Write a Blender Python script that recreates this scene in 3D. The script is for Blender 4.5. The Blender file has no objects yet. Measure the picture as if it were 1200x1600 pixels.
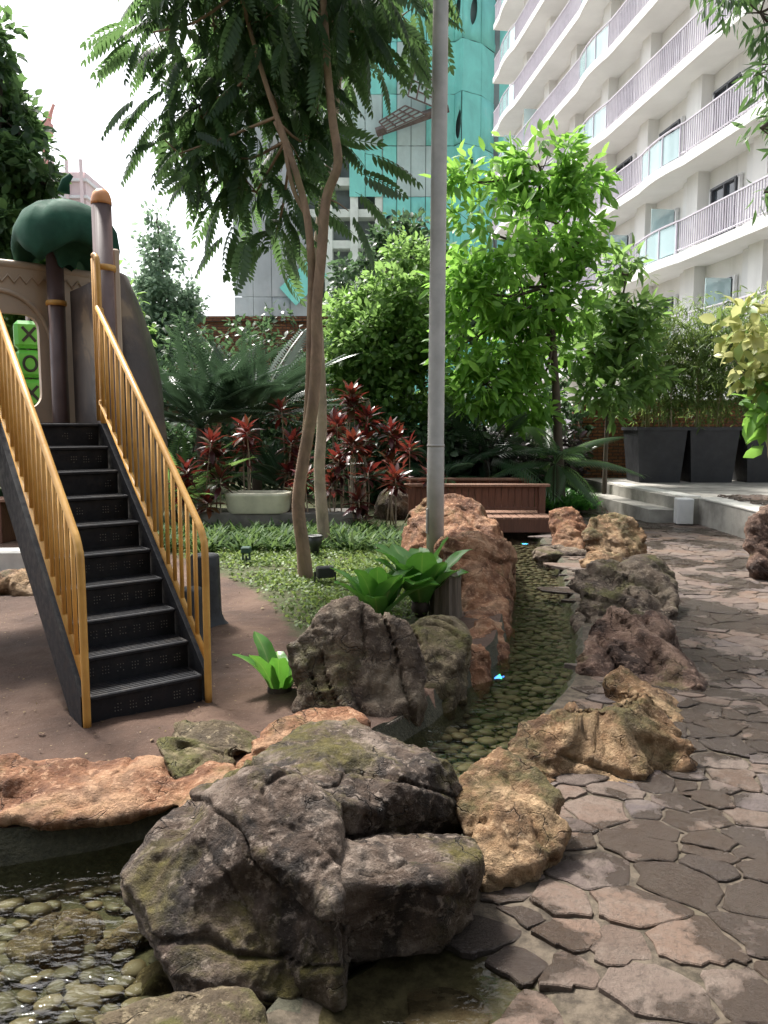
import bpy, bmesh, math, random
import numpy as np
from mathutils import Vector, Matrix

# ------------------------------------------------------------------ camera, sky, sun, exposure
scene = bpy.context.scene
EYE = 1.6
FPX = 1240.0                       # focal length in pixels of the 1200 x 1600 photograph
PITCH = math.atan(135 / 1240)      # the camera looks slightly down
cam_d = bpy.data.cameras.new('camera')
cam = bpy.data.objects.new('camera', cam_d)
scene.collection.objects.link(cam)
cam.location = (0, 0, EYE)
cam.rotation_euler = (math.pi / 2 - PITCH, 0, 0)
cam_d.sensor_fit = 'VERTICAL'
cam_d.sensor_height = 36
cam_d.sensor_width = 27
cam_d.lens = 36 * FPX / 1600
cam_d.clip_start = 0.05
cam_d.clip_end = 2000
scene.camera = cam

SUN_EL, SUN_AZ = math.radians(58), math.radians(-38)     # azimuth from +Y towards +X: behind, to the left
world = bpy.data.worlds.new('World')
scene.world = world
world.use_nodes = True
wn, wl_ = world.node_tree.nodes, world.node_tree.links
wn.clear()
sky = wn.new('ShaderNodeTexSky'); sky.sky_type = 'NISHITA'; sky.sun_disc = False
sky.sun_elevation = SUN_EL; sky.sun_rotation = SUN_AZ
sky.air_density = 1.0; sky.dust_density = 4.0; sky.ozone_density = 1.0
hs = wn.new('ShaderNodeHueSaturation'); hs.inputs['Saturation'].default_value = 0.35
bg = wn.new('ShaderNodeBackground'); bg.inputs['Strength'].default_value = 0.15
wo = wn.new('ShaderNodeOutputWorld')
wl_.new(sky.outputs[0], hs.inputs['Color']); wl_.new(hs.outputs[0], bg.inputs['Color']); wl_.new(bg.outputs[0], wo.inputs[0])

sun_d = bpy.data.lights.new('sun', 'SUN')
sun_d.energy = 3.8; sun_d.angle = math.radians(10); sun_d.color = (1.0, 0.96, 0.9)
sun = bpy.data.objects.new('sun', sun_d); scene.collection.objects.link(sun)
_sd = Vector((math.sin(SUN_AZ) * math.cos(SUN_EL), math.cos(SUN_AZ) * math.cos(SUN_EL), math.sin(SUN_EL)))
sun.rotation_euler = _sd.to_track_quat('Z', 'Y').to_euler()
sun.location = _sd * 60

vs = scene.view_settings
vs.view_transform = 'Standard'; vs.look = 'None'; vs.gamma = 1.0; vs.use_curve_mapping = False
vs.exposure = 1.2
scene.render.engine = 'CYCLES'
cy = scene.cycles
cy.max_bounces = 8; cy.transparent_max_bounces = 12; cy.diffuse_bounces = 4; cy.glossy_bounces = 3
cy.caustics_reflective = False; cy.caustics_refractive = False
cy.use_denoising = True
cy.sample_clamp_indirect = 6.0

# ------------------------------------------------------------------ helpers
C = scene.collection
_c, _s = math.cos(PITCH), math.sin(PITCH)
def _ray(px, py):
    u = (px - 600) / FPX; v = (800 - py) / FPX
    return np.array([u, _c + v * _s, -_s + v * _c])
def W(px, py, z=0.0):                # measured point of the photo on a level z
    r = _ray(px, py); t = (z - EYE) / r[2]
    return np.array([0, 0, EYE]) + r * t
def D(px, py, Y):                    # measured point of the photo at distance Y
    r = _ray(px, py)
    return np.array([0, 0, EYE]) + r * (Y / r[1])

def origin(o):
    v = Vector((0, 0, 0))
    while o is not None:
        v += o.location; o = o.parent
    return np.array(v)

def tag(o, label=None, cat=None, group=None, kind=None):
    if label: o['label'] = label
    if cat: o['category'] = cat
    if group: o['group'] = group
    if kind: o['kind'] = kind
    return o

def thing(name, label, cat, loc=(0, 0, 0), group=None):
    o = bpy.data.objects.new(name, None); C.objects.link(o)
    o.empty_display_size = 0.1
    o.location = [float(a) for a in loc]
    return tag(o, label, cat, group)

def link(name, me, parent=None, mat=None):
    o = bpy.data.objects.new(name, me); C.objects.link(o)
    if mat is not None: me.materials.append(mat)
    if parent is not None: o.parent = parent
    return o

def set_var(me, var):
    a = me.attributes.new('var', 'FLOAT', 'POINT')
    a.data.foreach_set('value', np.asarray(var, dtype=np.float32))

def pmesh(name, V, Fc, mat, parent=None, smooth=False, var=None):
    """polygon mesh from WORLD coordinates (made local to its parent)"""
    V = np.asarray(V, dtype=float)
    if parent is not None: V = V - origin(parent)
    me = bpy.data.meshes.new(name)
    me.from_pydata(V.tolist(), [], [list(map(int, f)) for f in Fc])
    if smooth: me.polygons.foreach_set('use_smooth', [len(f) <= 4 for f in Fc])
    if var is not None: set_var(me, var)
    me.update()
    return link(name, me, parent, mat)

def tmesh(name, V, T, mat, parent=None, smooth=False, var=None):
    """fast triangle (or quad) mesh from WORLD coordinates"""
    V = np.asarray(V, dtype=np.float32)
    if parent is not None: V = V - origin(parent).astype(np.float32)
    T = np.asarray(T, dtype=np.int32); k = T.shape[1]
    me = bpy.data.meshes.new(name)
    me.vertices.add(len(V)); me.vertices.foreach_set('co', V.ravel())
    me.loops.add(T.size); me.loops.foreach_set('vertex_index', T.ravel())
    me.polygons.add(len(T)); me.polygons.foreach_set('loop_start', np.arange(0, T.size, k, dtype=np.int32))
    me.update(calc_edges=True)
    if smooth: me.polygons.foreach_set('use_smooth', np.ones(len(T), dtype=bool))
    if var is not None: set_var(me, var)
    return link(name, me, parent, mat)

def rotz(a):
    c, s = math.cos(a), math.sin(a)
    return np.array([[c, -s, 0], [s, c, 0], [0, 0, 1.0]])

class MB:
    def __init__(self): self.v = []; self.f = []
    def add(self, V, Fc):
        n = len(self.v)
        self.v += [tuple(map(float, p)) for p in V]
        self.f += [tuple(int(i) + n for i in f) for f in Fc]
        return self
    def box(self, c, s, rz=0.0, R=None):
        x, y, z = s[0] / 2, s[1] / 2, s[2] / 2
        P = np.array([[-x, -y, -z], [x, -y, -z], [x, y, -z], [-x, y, -z], [-x, -y, z], [x, -y, z], [x, y, z], [-x, y, z]])
        M = rotz(rz) if R is None else np.asarray(R)
        return self.add(P @ M.T + np.asarray(c), [(0, 3, 2, 1), (4, 5, 6, 7), (0, 1, 5, 4), (1, 2, 6, 5), (2, 3, 7, 6), (3, 0, 4, 7)])
    def bbox(self, c, s, b=0.01, rz=0.0, R=None):            # box with chamfered edges
        h = np.array(s) / 2; b = min(b, *(h * 0.9)); P = []; 
        for sx in (-1, 1):
            for sy in (-1, 1):
                for sz in (-1, 1):
                    for k in range(3):
                        q = np.array([sx, sy, sz]) * h
                        for j in range(3):
                            if j != k: q[j] -= (sx, sy, sz)[j] * b
                        P.append(q)
        bm = bmesh.new(); vv = [bm.verts.new(p) for p in P]
        bmesh.ops.convex_hull(bm, input=vv)
        bmesh.ops.dissolve_limit(bm, angle_limit=0.02, verts=bm.verts, edges=bm.edges)
        bm.verts.index_update()
        V = np.array([v.co for v in bm.verts]); Fc = [[v.index for v in f.verts] for f in bm.faces]; bm.free()
        M = rotz(rz) if R is None else np.asarray(R)
        return self.add(V @ M.T + np.asarray(c), Fc)
    def tube(self, pts, r, n=8, cap=True):
        pts = np.asarray(pts, float); m = len(pts)
        r = np.full(m, r, float) if np.isscalar(r) else np.asarray(r, float)
        t = np.gradient(pts, axis=0); t /= np.linalg.norm(t, axis=1)[:, None] + 1e-9
        a = np.array([0, 0, 1.0]) if abs(t[0][2]) < 0.9 else np.array([1.0, 0, 0])
        V = []; u = np.cross(t[0], a); u /= np.linalg.norm(u)
        for i in range(m):
            u = u - t[i] * np.dot(u, t[i]); u /= np.linalg.norm(u) + 1e-9
            w = np.cross(t[i], u)
            for k in range(n):
                g = 2 * math.pi * k / n
                V.append(pts[i] + r[i] * (u * math.cos(g) + w * math.sin(g)))
        Fc = []
        for i in range(m - 1):
            for k in range(n):
                k2 = (k + 1) % n
                Fc.append((i * n + k, i * n + k2, (i + 1) * n + k2, (i + 1) * n + k))
        if cap:
            Fc.append(tuple(reversed(range(n)))); Fc.append(tuple(range((m - 1) * n, m * n)))
        return self.add(V, Fc)
    def lathe(self, c, prof, n=20):
        V = []; Fc = []; m = len(prof)
        for (r, z) in prof:
            for k in range(n):
                g = 2 * math.pi * k / n
                V.append((c[0] + r * math.cos(g), c[1] + r * math.sin(g), c[2] + z))
        for i in range(m - 1):
            for k in range(n):
                k2 = (k + 1) % n
                Fc.append((i * n + k, i * n + k2, (i + 1) * n + k2, (i + 1) * n + k))
        Fc.append(tuple(reversed(range(n)))); Fc.append(tuple(range((m - 1) * n, m * n)))
        return self.add(V, Fc)
    def prism(self, poly, z0, z1):
        n = len(poly)
        a = sum(poly[i][0] * poly[(i + 1) % n][1] - poly[(i + 1) % n][0] * poly[i][1] for i in range(n))
        if a < 0: poly = poly[::-1]
        V = [(p[0], p[1], z0) for p in poly] + [(p[0], p[1], z1) for p in poly]
        Fc = [tuple(reversed(range(n))), tuple(range(n, 2 * n))]
        Fc += [(i, (i + 1) % n, n + (i + 1) % n, n + i) for i in range(n)]
        return self.add(V, Fc)
    def build(self, name, mat, parent=None, smooth=False, var=None):
        return pmesh(name, self.v, self.f, mat, parent, smooth, var)

def smooth_path(pts, k=6):
    pts = np.asarray(pts, float); n = len(pts); out = []
    for i in range(n - 1):
        p0, p1, p2, p3 = pts[max(i - 1, 0)], pts[i], pts[i + 1], pts[min(i + 2, n - 1)]
        for j in range(k):
            t = j / k
            out.append(0.5 * (2 * p1 + (p2 - p0) * t + (2 * p0 - 5 * p1 + 4 * p2 - p3) * t * t + (3 * p1 - p0 - 3 * p2 + p3) * t ** 3))
    out.append(pts[-1])
    return np.array(out)

# numpy gradient noise -------------------------------------------------
_pr = np.random.default_rng(7)
_perm = np.concatenate([_pr.permutation(256)] * 3)
_grad = _pr.normal(size=(256, 3)); _grad /= np.linalg.norm(_grad, axis=1)[:, None]
def noise3(P):
    P = np.asarray(P, float); I = np.floor(P).astype(int); f = P - I; I &= 255
    u = f * f * f * (f * (f * 6 - 15) + 10); r = 0
    for dx in (0, 1):
        for dy in (0, 1):
            for dz in (0, 1):
                h = _perm[_perm[_perm[I[:, 0] + dx] + I[:, 1] + dy] + I[:, 2] + dz]
                g = _grad[h]; d = f - np.array([dx, dy, dz])
                w = (u[:, 0] if dx else 1 - u[:, 0]) * (u[:, 1] if dy else 1 - u[:, 1]) * (u[:, 2] if dz else 1 - u[:, 2])
                r = r + w * (g * d).sum(1)
    return r * 1.6
def fbm(P, o=4):
    r = 0; a = 1.0; P = np.asarray(P, float)
    for k in range(o):
        r = r + a * noise3(P + 17.3 * k); P = P * 2.03; a *= 0.5
    return r

# ------------------------------------------------------------------ materials
MATS = {}
class NT:
    def __init__(self, name):
        self.m = bpy.data.materials.new(name); self.m.use_nodes = True
        self.t = self.m.node_tree; self.n = self.t.nodes; self.l = self.t.links
        self.p = self.n['Principled BSDF']; self.o = self.n['Material Output']
        self.tc = self.n.new('ShaderNodeTexCoord')
        self.geo = None
    def val(self, x):
        return x
    def put(self, sock, x):
        if hasattr(x, 'links') or hasattr(x, 'is_output'): self.l.new(x, sock)
        elif isinstance(x, (tuple, list)): sock.default_value = tuple(x) + ((1,) if len(x) == 3 and len(sock.default_value) == 4 else ())
        else: sock.default_value = x
    def noise(self, scale, detail=5, rough=0.55, dist=0.0, vec=None, sc3=None):
        n = self.n.new('ShaderNodeTexNoise'); n.inputs['Scale'].default_value = scale
        n.inputs['Detail'].default_value = detail; n.inputs['Roughness'].default_value = rough; n.inputs['Distortion'].default_value = dist
        v = vec or self.tc.outputs['Object']
        if sc3:
            mp = self.n.new('ShaderNodeMapping'); mp.inputs['Scale'].default_value = sc3; self.l.new(v, mp.inputs[0]); v = mp.outputs[0]
        self.l.new(v, n.inputs['Vector'])
        return n.outputs['Fac']
    def ramp(self, fac, stops):
        r = self.n.new('ShaderNodeValToRGB'); self.l.new(fac, r.inputs[0])
        e = r.color_ramp.elements
        while len(e) < len(stops): e.new(0.5)
        for q, (pos, col) in zip(e, stops):
            q.position = pos
            if not isinstance(col, (tuple, list)): col = (col, col, col)
            q.color = tuple(col) + (1,)
        return r.outputs['Color']
    def mix(self, fac, a, b, mode='MIX'):
        m = self.n.new('ShaderNodeMix'); m.data_type = 'RGBA'; m.blend_type = mode
        self.put(m.inputs[0], fac); self.put(m.inputs[6], a); self.put(m.inputs[7], b)
        return m.outputs[2]
    def math(self, op, a, b=0.0):
        m = self.n.new('ShaderNodeMath'); m.operation = op; self.put(m.inputs[0], a); self.put(m.inputs[1], b)
        return m.outputs[0]
    def attr(self, name='var'):
        a = self.n.new('ShaderNodeAttribute'); a.attribute_name = name
        return a.outputs['Fac']
    def nz(self):
        g = self.n.new('ShaderNodeNewGeometry'); s = self.n.new('ShaderNodeSeparateXYZ'); self.l.new(g.outputs['Normal'], s.inputs[0])
        return s.outputs['Z']
    def bump(self, h, strength=0.3, dist=0.02):
        b = self.n.new('ShaderNodeBump'); b.inputs['Strength'].default_value = strength; b.inputs['Distance'].default_value = dist
        self.l.new(h, b.inputs['Height']); self.l.new(b.outputs[0], self.p.inputs['Normal'])
        return b.outputs[0]
    def col(self, c): self.put(self.p.inputs['Base Color'], c)
    def rough(self, r): self.put(self.p.inputs['Roughness'], r)
    def done(self, key):
        MATS[key] = self.m
        return self.m

def plain(key, c, rough=0.5, var=0.25, scale=6.0, metal=0.0, bump=0.1, bscale=60, spec=0.5):
    n = NT(key)
    k = n.noise(scale, 6, 0.6)
    lo = tuple(x * (1 - var) for x in c); hi = tuple(min(1, x * (1 + var)) for x in c)
    n.col(n.ramp(k, [(0.38, lo), (0.62, hi)]))
    n.rough(n.ramp(n.noise(scale * 2.3, 4), [(0.3, max(0.02, rough - 0.1)), (0.7, min(1, rough + 0.12))]))
    n.p.inputs['Metallic'].default_value = metal
    n.p.inputs['Specular IOR Level'].default_value = spec
    if bump: n.bump(n.noise(bscale, 4, 0.6), bump, 0.01)
    return n.done(key)

def rockmat(key, c1, c2, c3, moss=(0.09, 0.085, 0.025), moss_amt=0.5, seed=0.0, dark=0.45, rough=0.85):
    n = NT(key)
    mp = n.n.new('ShaderNodeMapping'); mp.inputs['Location'].default_value = (seed, seed * 1.7, seed * 0.6); n.l.new(n.tc.outputs['Object'], mp.inputs[0]); v = mp.outputs[0]
    a = n.ramp(n.noise(3.2, 8, 0.62, 0.4, v), [(0.38, c1), (0.5, c2), (0.61, c3)])
    st = n.noise(5.0, 7, 0.65, 0.8, v, (1.0, 1.0, 0.45))
    a = n.mix(n.ramp(st, [(0.47, 0.0), (0.58, dark)]), a, (c1[0] * 0.3, c1[1] * 0.27, c1[2] * 0.25))          # dark water stains
    lich = n.noise(24, 6, 0.7, 0.2, v)
    a = n.mix(n.ramp(lich, [(0.54, 0.0), (0.63, 0.6)]), a, tuple(min(1, x * 1.35 + 0.03) for x in c3))
    mz = n.math('MULTIPLY', n.ramp(n.nz(), [(0.15, 0.25), (0.85, 1.0)]), n.ramp(n.noise(2.1, 7, 0.7, 0.3, v), [(0.60 - 0.2 * moss_amt, 0.0), (0.70 - 0.2 * moss_amt, 1.0)]))
    mcol = n.ramp(n.noise(30, 5, 0.7, 0, v), [(0.3, tuple(x * 0.6 for x in moss)), (0.7, tuple(x * 1.6 for x in moss))])
    a = n.mix(n.math('MULTIPLY', mz, min(1.0, 0.35 + moss_amt)), a, mcol)
    fleck = n.noise(140, 3, 0.6, 0, v)
    wn_ = n.n.new('ShaderNodeTexNoise'); wn_.inputs['Scale'].default_value = 3.0; wn_.inputs['Detail'].default_value = 5; n.l.new(v, wn_.inputs['Vector'])
    vm = n.n.new('ShaderNodeVectorMath'); vm.operation = 'SCALE'; vm.inputs['Scale'].default_value = 0.5; n.l.new(wn_.outputs['Color'], vm.inputs[0])
    va = n.n.new('ShaderNodeVectorMath'); va.operation = 'ADD'; n.l.new(v, va.inputs[0]); n.l.new(vm.outputs[0], va.inputs[1])
    mv = n.n.new('ShaderNodeMapping'); mv.inputs['Scale'].default_value = (0.8, 0.8, 1.7); mv.inputs['Rotation'].default_value = (0.3, 0.5, 0.2); n.l.new(va.outputs[0], mv.inputs[0])
    vo = n.n.new('ShaderNodeTexVoronoi'); vo.feature = 'DISTANCE_TO_EDGE'; vo.inputs['Scale'].default_value = 3.6; n.l.new(mv.outputs[0], vo.inputs['Vector'])
    ck = n.math('MULTIPLY', n.ramp(vo.outputs['Distance'], [(0.0, 1.0), (0.013, 0.0)]), n.ramp(n.noise(2.6, 4, 0.6, 0, v), [(0.44, 0.0), (0.54, 1.0)]))
    a = n.mix(n.math('MULTIPLY', ck, 0.5), a, tuple(x * 0.22 for x in c1))
    a = n.mix(n.ramp(fleck, [(0.64, 0.0), (0.72, 0.3)]), a, (0.45, 0.39, 0.31))
    a = n.mix(n.ramp(fleck, [(0.30, 0.5), (0.40, 0.0)]), a, tuple(x * 0.4 for x in c1))
    n.col(a)
    n.rough(n.ramp(st, [(0.4, rough), (0.7, rough - 0.25)]))
    n.p.inputs['Specular IOR Level'].default_value = 0.35
    h = n.math('ADD', n.math('MULTIPLY', n.noise(18, 9, 0.7, 0.3, v), 1.0), n.math('MULTIPLY', n.noise(90, 5, 0.7, 0, v), 0.35))
    h = n.math('SUBTRACT', h, n.math('MULTIPLY', ck, 0.7))
    n.bump(h, 1.0, 0.045)
    return n.done(key)

def leafmat(key, cols, trans=0.35, rough=0.42, tcol=None, spec=0.4):
    """cols: ramp stops along the per-leaf value 'var'"""
    n = NT(key)
    c = n.ramp(n.attr(), [(i / max(1, len(cols) - 1), x) for i, x in enumerate(cols)])
    c = n.mix(n.ramp(n.noise(9, 3), [(0.35, 0.0), (0.7, 0.3)]), c, tuple(x * 0.6 for x in cols[0]))
    n.col(c); n.rough(rough); n.p.inputs['Specular IOR Level'].default_value = spec
    t = n.n.new('ShaderNodeBsdfTranslucent')
    tc = n.mix(0.75, c, tcol or tuple(min(1, x * 1.5 + 0.03) for x in cols[-1]))
    n.l.new(tc, t.inputs['Color'])
    ms = n.n.new('ShaderNodeMixShader'); ms.inputs[0].default_value = trans
    n.l.new(n.p.outputs[0], ms.inputs[1]); n.l.new(t.outputs[0], ms.inputs[2]); n.l.new(ms.outputs[0], n.o.inputs['Surface'])
    return n.done(key)

def emit(key, c, s):
    n = NT(key); n.col(c); n.put(n.p.inputs['Emission Color'], c); n.p.inputs['Emission Strength'].default_value = s
    return n.done(key)

# rocks
rockmat('rock_big', (0.045, 0.028, 0.019), (0.105, 0.071, 0.051), (0.25, 0.195, 0.155), moss=(0.085, 0.07, 0.014), moss_amt=0.6, seed=1.0, dark=0.85)
rockmat('rock_grey', (0.06, 0.04, 0.028), (0.135, 0.097, 0.068), (0.26, 0.205, 0.145), moss=(0.10, 0.095, 0.025), moss_amt=0.45, seed=3.0)
rockmat('rock_brown', (0.06, 0.033, 0.023), (0.14, 0.08, 0.055), (0.27, 0.175, 0.125), moss=(0.1, 0.09, 0.025), moss_amt=0.3, seed=5.0)
rockmat('rock_orange', (0.15, 0.06, 0.028), (0.30, 0.14, 0.07), (0.44, 0.26, 0.15), moss=(0.15, 0.12, 0.04), moss_amt=0.28, seed=7.0, dark=0.4)
rockmat('rock_tan', (0.13, 0.068, 0.032), (0.27, 0.155, 0.075), (0.46, 0.31, 0.175), moss=(0.07, 0.06, 0.018), moss_amt=0.55, seed=9.0, dark=0.35)
rockmat('rock_moss', (0.10, 0.072, 0.042), (0.17, 0.13, 0.075), (0.28, 0.22, 0.13), moss=(0.085, 0.078, 0.02), moss_amt=0.75, seed=11.0, dark=0.35)

# hard surfaces
plain('tan_plastic', (0.47, 0.37, 0.275), 0.55, 0.07, 3, bump=0.05, bscale=200)
plain('brown_plastic', (0.11, 0.07, 0.065), 0.45, 0.12, 4, bump=0.05, bscale=150)
plain('green_plastic', (0.022, 0.075, 0.048), 0.8, 0.25, 3, bump=0.12, bscale=60, spec=0.15)
plain('block_green', (0.10, 0.42, 0.06), 0.4, 0.08, 5, bump=0)
plain('black_plastic', (0.009, 0.0095, 0.012), 0.5, 0.2, 8, bump=0.12, bscale=90)
def scuffed():
    n = NT('black_plastic')
    d_ = n.math('MULTIPLY', n.ramp(n.nz(), [(0.6, 0.15), (0.9, 1.0)]), n.ramp(n.noise(7, 8, 0.7, 0.5), [(0.5, 0.0), (0.66, 0.5)]))
    n.col(n.mix(d_, (0.008, 0.0085, 0.0115), (0.07, 0.057, 0.045))); n.p.inputs['Specular IOR Level'].default_value = 0.3; n.rough(n.ramp(n.noise(20, 5), [(0.4, 0.5), (0.6, 0.75)])); n.bump(n.noise(90, 4), 0.15, 0.01); n.done('black_plastic')
scuffed()
plain('black_mark', (0.012, 0.012, 0.012), 0.6, 0.1, 8, bump=0)
plain('stump_black', (0.03, 0.032, 0.035), 0.6, 0.25, 8, bump=0.25, bscale=40)
plain('orange_plastic', (0.62, 0.27, 0.10), 0.45, 0.1, 6, bump=0.03)
plain('metal_dark', (0.03, 0.032, 0.03), 0.45, 0.25, 12, bump=0.05)
plain('spot_green', (0.025, 0.07, 0.05), 0.45, 0.2, 12, bump=0.05)
plain('pole_grey', (0.42, 0.405, 0.375), 0.5, 0.1, 5, bump=0.06, bscale=60)
def streaked(key, c):
    n = NT(key)
    st_ = n.noise(1.1, 6, 0.65, 0.3, None, (1, 1, 0.08)); k_ = n.noise(0.5, 5, 0.6)
    a_ = n.ramp(k_, [(0.38, tuple(x * 0.93 for x in c)), (0.62, c)])
    n.col(n.mix(n.ramp(st_, [(0.5, 0.0), (0.68, 0.45)]), a_, tuple(x * 0.72 for x in c))); n.rough(0.8); n.done(key)
streaked('white_wall', (0.80, 0.79, 0.76))
plain('white_soffit', (0.76, 0.755, 0.74), 0.8, 0.04, 0.8, bump=0.03, bscale=20)
plain('rail_mauve', (0.54, 0.51, 0.57), 0.45, 0.06, 4, bump=0)
plain('frame_dark', (0.07, 0.075, 0.085), 0.4, 0.1, 5, bump=0)
plain('frame_white', (0.7, 0.7, 0.7), 0.5, 0.05, 5, bump=0)
plain('concrete', (0.30, 0.285, 0.255), 0.85, 0.3, 2.2, bump=0.4, bscale=25)
plain('concrete_pale', (0.55, 0.54, 0.50), 0.8, 0.22, 2.0, bump=0.3, bscale=20)
plain('concrete_dark', (0.17, 0.16, 0.14), 0.85, 0.35, 2.5, bump=0.5, bscale=30)
plain('site_concrete', (0.60, 0.66, 0.60), 0.85, 0.12, 0.5, bump=0.1, bscale=4)
plain('site_dark', (0.13, 0.16, 0.16), 0.6, 0.3, 0.4, bump=0)
plain('site_steel', (0.12, 0.09, 0.08), 0.7, 0.3, 2, bump=0)
plain('pot_black', (0.016, 0.017, 0.02), 0.6, 0.2, 3, bump=0.15, bscale=30)
plain('pot_white', (0.55, 0.53, 0.40), 0.6, 0.15, 3, bump=0.1)
plain('soil', (0.045, 0.032, 0.024), 0.95, 0.4, 10, bump=0.6, bscale=30)
plain('far_haze_pink', (0.75, 0.62, 0.62), 0.9, 0.06, 0.3, bump=0)  # washed-out haze is put into the far tower's pale colour
plain('far_red', (0.62, 0.32, 0.28), 0.8, 0.1, 1, bump=0)
plain('dead_leaf', (0.20, 0.12, 0.06), 0.8, 0.5, 20, bump=0)

def yellow_mat():
    n = NT('rail_yellow')
    base = n.ramp(n.noise(7, 6, 0.6), [(0.38, (0.52, 0.275, 0.065)), (0.62, (0.64, 0.36, 0.095))])
    chip = n.ramp(n.noise(55, 6, 0.7), [(0.70, 0.0), (0.74, 0.7)])
    n.col(n.mix(chip, base, (0.22, 0.11, 0.05))); n.rough(n.ramp(n.noise(16, 4), [(0.3, 0.32), (0.7, 0.5)]))
    n.bump(n.noise(70, 3), 0.06, 0.01)
    n.done('rail_yellow')
yellow_mat()

def wood_mat(key, c):
    n = NT(key)
    g = n.noise(3.0, 8, 0.65, 0.6, sc3=(14, 14, 1.2))
    g2 = n.noise(1.3, 4)
    a = n.ramp(g, [(0.3, tuple(x * 0.5 for x in c)), (0.55, c), (0.75, tuple(x * 1.5 for x in c))])
    n.col(n.mix(n.ramp(g2, [(0.4, 0.0), (0.7, 0.35)]), a, tuple(x * 0.5 for x in c)))
    n.rough(0.6); n.bump(g, 0.3, 0.01)
    n.done(key)
wood_mat('wood_red', (0.15, 0.062, 0.036)); wood_mat('wood_deck', (0.26, 0.14, 0.09)); wood_mat('wood_post', (0.13, 0.10, 0.07))

def bark_mat(key, c):
    n = NT(key)
    b = n.noise(7, 8, 0.65, 0.5, sc3=(1, 1, 0.5)); b2 = n.noise(2.2, 5, 0.6)
    a = n.ramp(b, [(0.36, tuple(x * 0.65 for x in c)), (0.52, c), (0.66, tuple(min(1, x * 1.3) for x in c))])
    a = n.mix(n.ramp(b2, [(0.45, 0.0), (0.7, 0.5)]), a, (c[0] * 0.8, c[1] * 0.95, c[2] * 0.6))
    n.col(a); n.rough(0.85)
    n.bump(n.math('ADD', n.noise(26, 6, 0.7, 0, None, (1, 1, 3)), b), 0.5, 0.012)
    n.done(key)
bark_mat('bark_tan', (0.27, 0.185, 0.12)); bark_mat('bark_dark', (0.075, 0.055, 0.04)); bark_mat('bark_pale', (0.34, 0.27, 0.2)); bark_mat('cane', (0.26, 0.24, 0.10))

def brick_mat():
    n = NT('brick')
    b = n.n.new('ShaderNodeTexBrick'); b.inputs['Scale'].default_value = 1.0
    mp = n.n.new('ShaderNodeMapping'); mp.inputs['Rotation'].default_value = (math.pi / 2, 0, 0)
    n.l.new(n.tc.outputs['Object'], mp.inputs[0]); n.l.new(mp.outputs[0], b.inputs['Vector'])
    b.inputs['Color1'].default_value = (0.30, 0.11, 0.045, 1); b.inputs['Color2'].default_value = (0.19, 0.06, 0.03, 1)
    b.inputs['Mortar'].default_value = (0.06, 0.04, 0.03, 1)
    b.inputs['Mortar Size'].default_value = 0.012; b.inputs['Brick Width'].default_value = 0.24; b.inputs['Row Height'].default_value = 0.075
    a = n.mix(n.ramp(n.noise(2.0, 6, 0.7), [(0.4, 0.0), (0.7, 0.6)]), b.outputs['Color'], (0.09, 0.05, 0.03))
    a = n.mix(n.ramp(n.noise(14, 5, 0.7), [(0.5, 0.0), (0.75, 0.6)]), a, (0.40, 0.19, 0.08))
    n.col(a); n.rough(0.85)
    inv = n.math('SUBTRACT', n.noise(30, 4), b.outputs['Fac'])
    n.bump(inv, 0.8, 0.03)
    n.done('brick')
brick_mat()

def glass_mat(key, c, rough=0.05, a=0.35):
    n = NT(key); n.col(c); n.rough(rough); n.p.inputs['Alpha'].default_value = a; n.p.inputs['Specular IOR Level'].default_value = 0.6
    n.done(key)
glass_mat('rail_glass', (0.55, 0.72, 0.74), 0.08, 0.45)
def pane_mat():
    n = NT('pane'); n.col((0.045, 0.055, 0.065)); n.rough(0.06); n.p.inputs['Specular IOR Level'].default_value = 0.6
    n.done('pane')
pane_mat()

def net_mat(key, c, c2):
    n = NT(key)
    k = n.noise(0.35, 6, 0.6, 0.4); w = n.noise(1.6, 4, 0.6, 0, None, (1, 1, 0.25))
    a = n.ramp(k, [(0.3, tuple(x * 0.82 for x in c)), (0.6, c), (0.78, c2)])
    a = n.mix(n.ramp(w, [(0.45, 0.0), (0.8, 0.35)]), a, tuple(x * 0.7 for x in c))
    n.col(a); n.rough(0.8); n.bump(n.noise(1.2, 5), 0.4, 0.2)
    t = n.n.new('ShaderNodeBsdfTranslucent'); n.l.new(a, t.inputs['Color'])
    ms = n.n.new('ShaderNodeMixShader'); ms.inputs[0].default_value = 0.3
    n.l.new(n.p.outputs[0], ms.inputs[1]); n.l.new(t.outputs[0], ms.inputs[2]); n.l.new(ms.outputs[0], n.o.inputs['Surface'])
    n.done(key)
net_mat('net_green', (0.30, 0.82, 0.74), (0.48, 0.85, 0.80)); net_mat('net_pale', (0.56, 0.70, 0.67), (0.68, 0.72, 0.70)); net_mat('net_grey', (0.50, 0.55, 0.56), (0.58, 0.60, 0.61))

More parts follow.
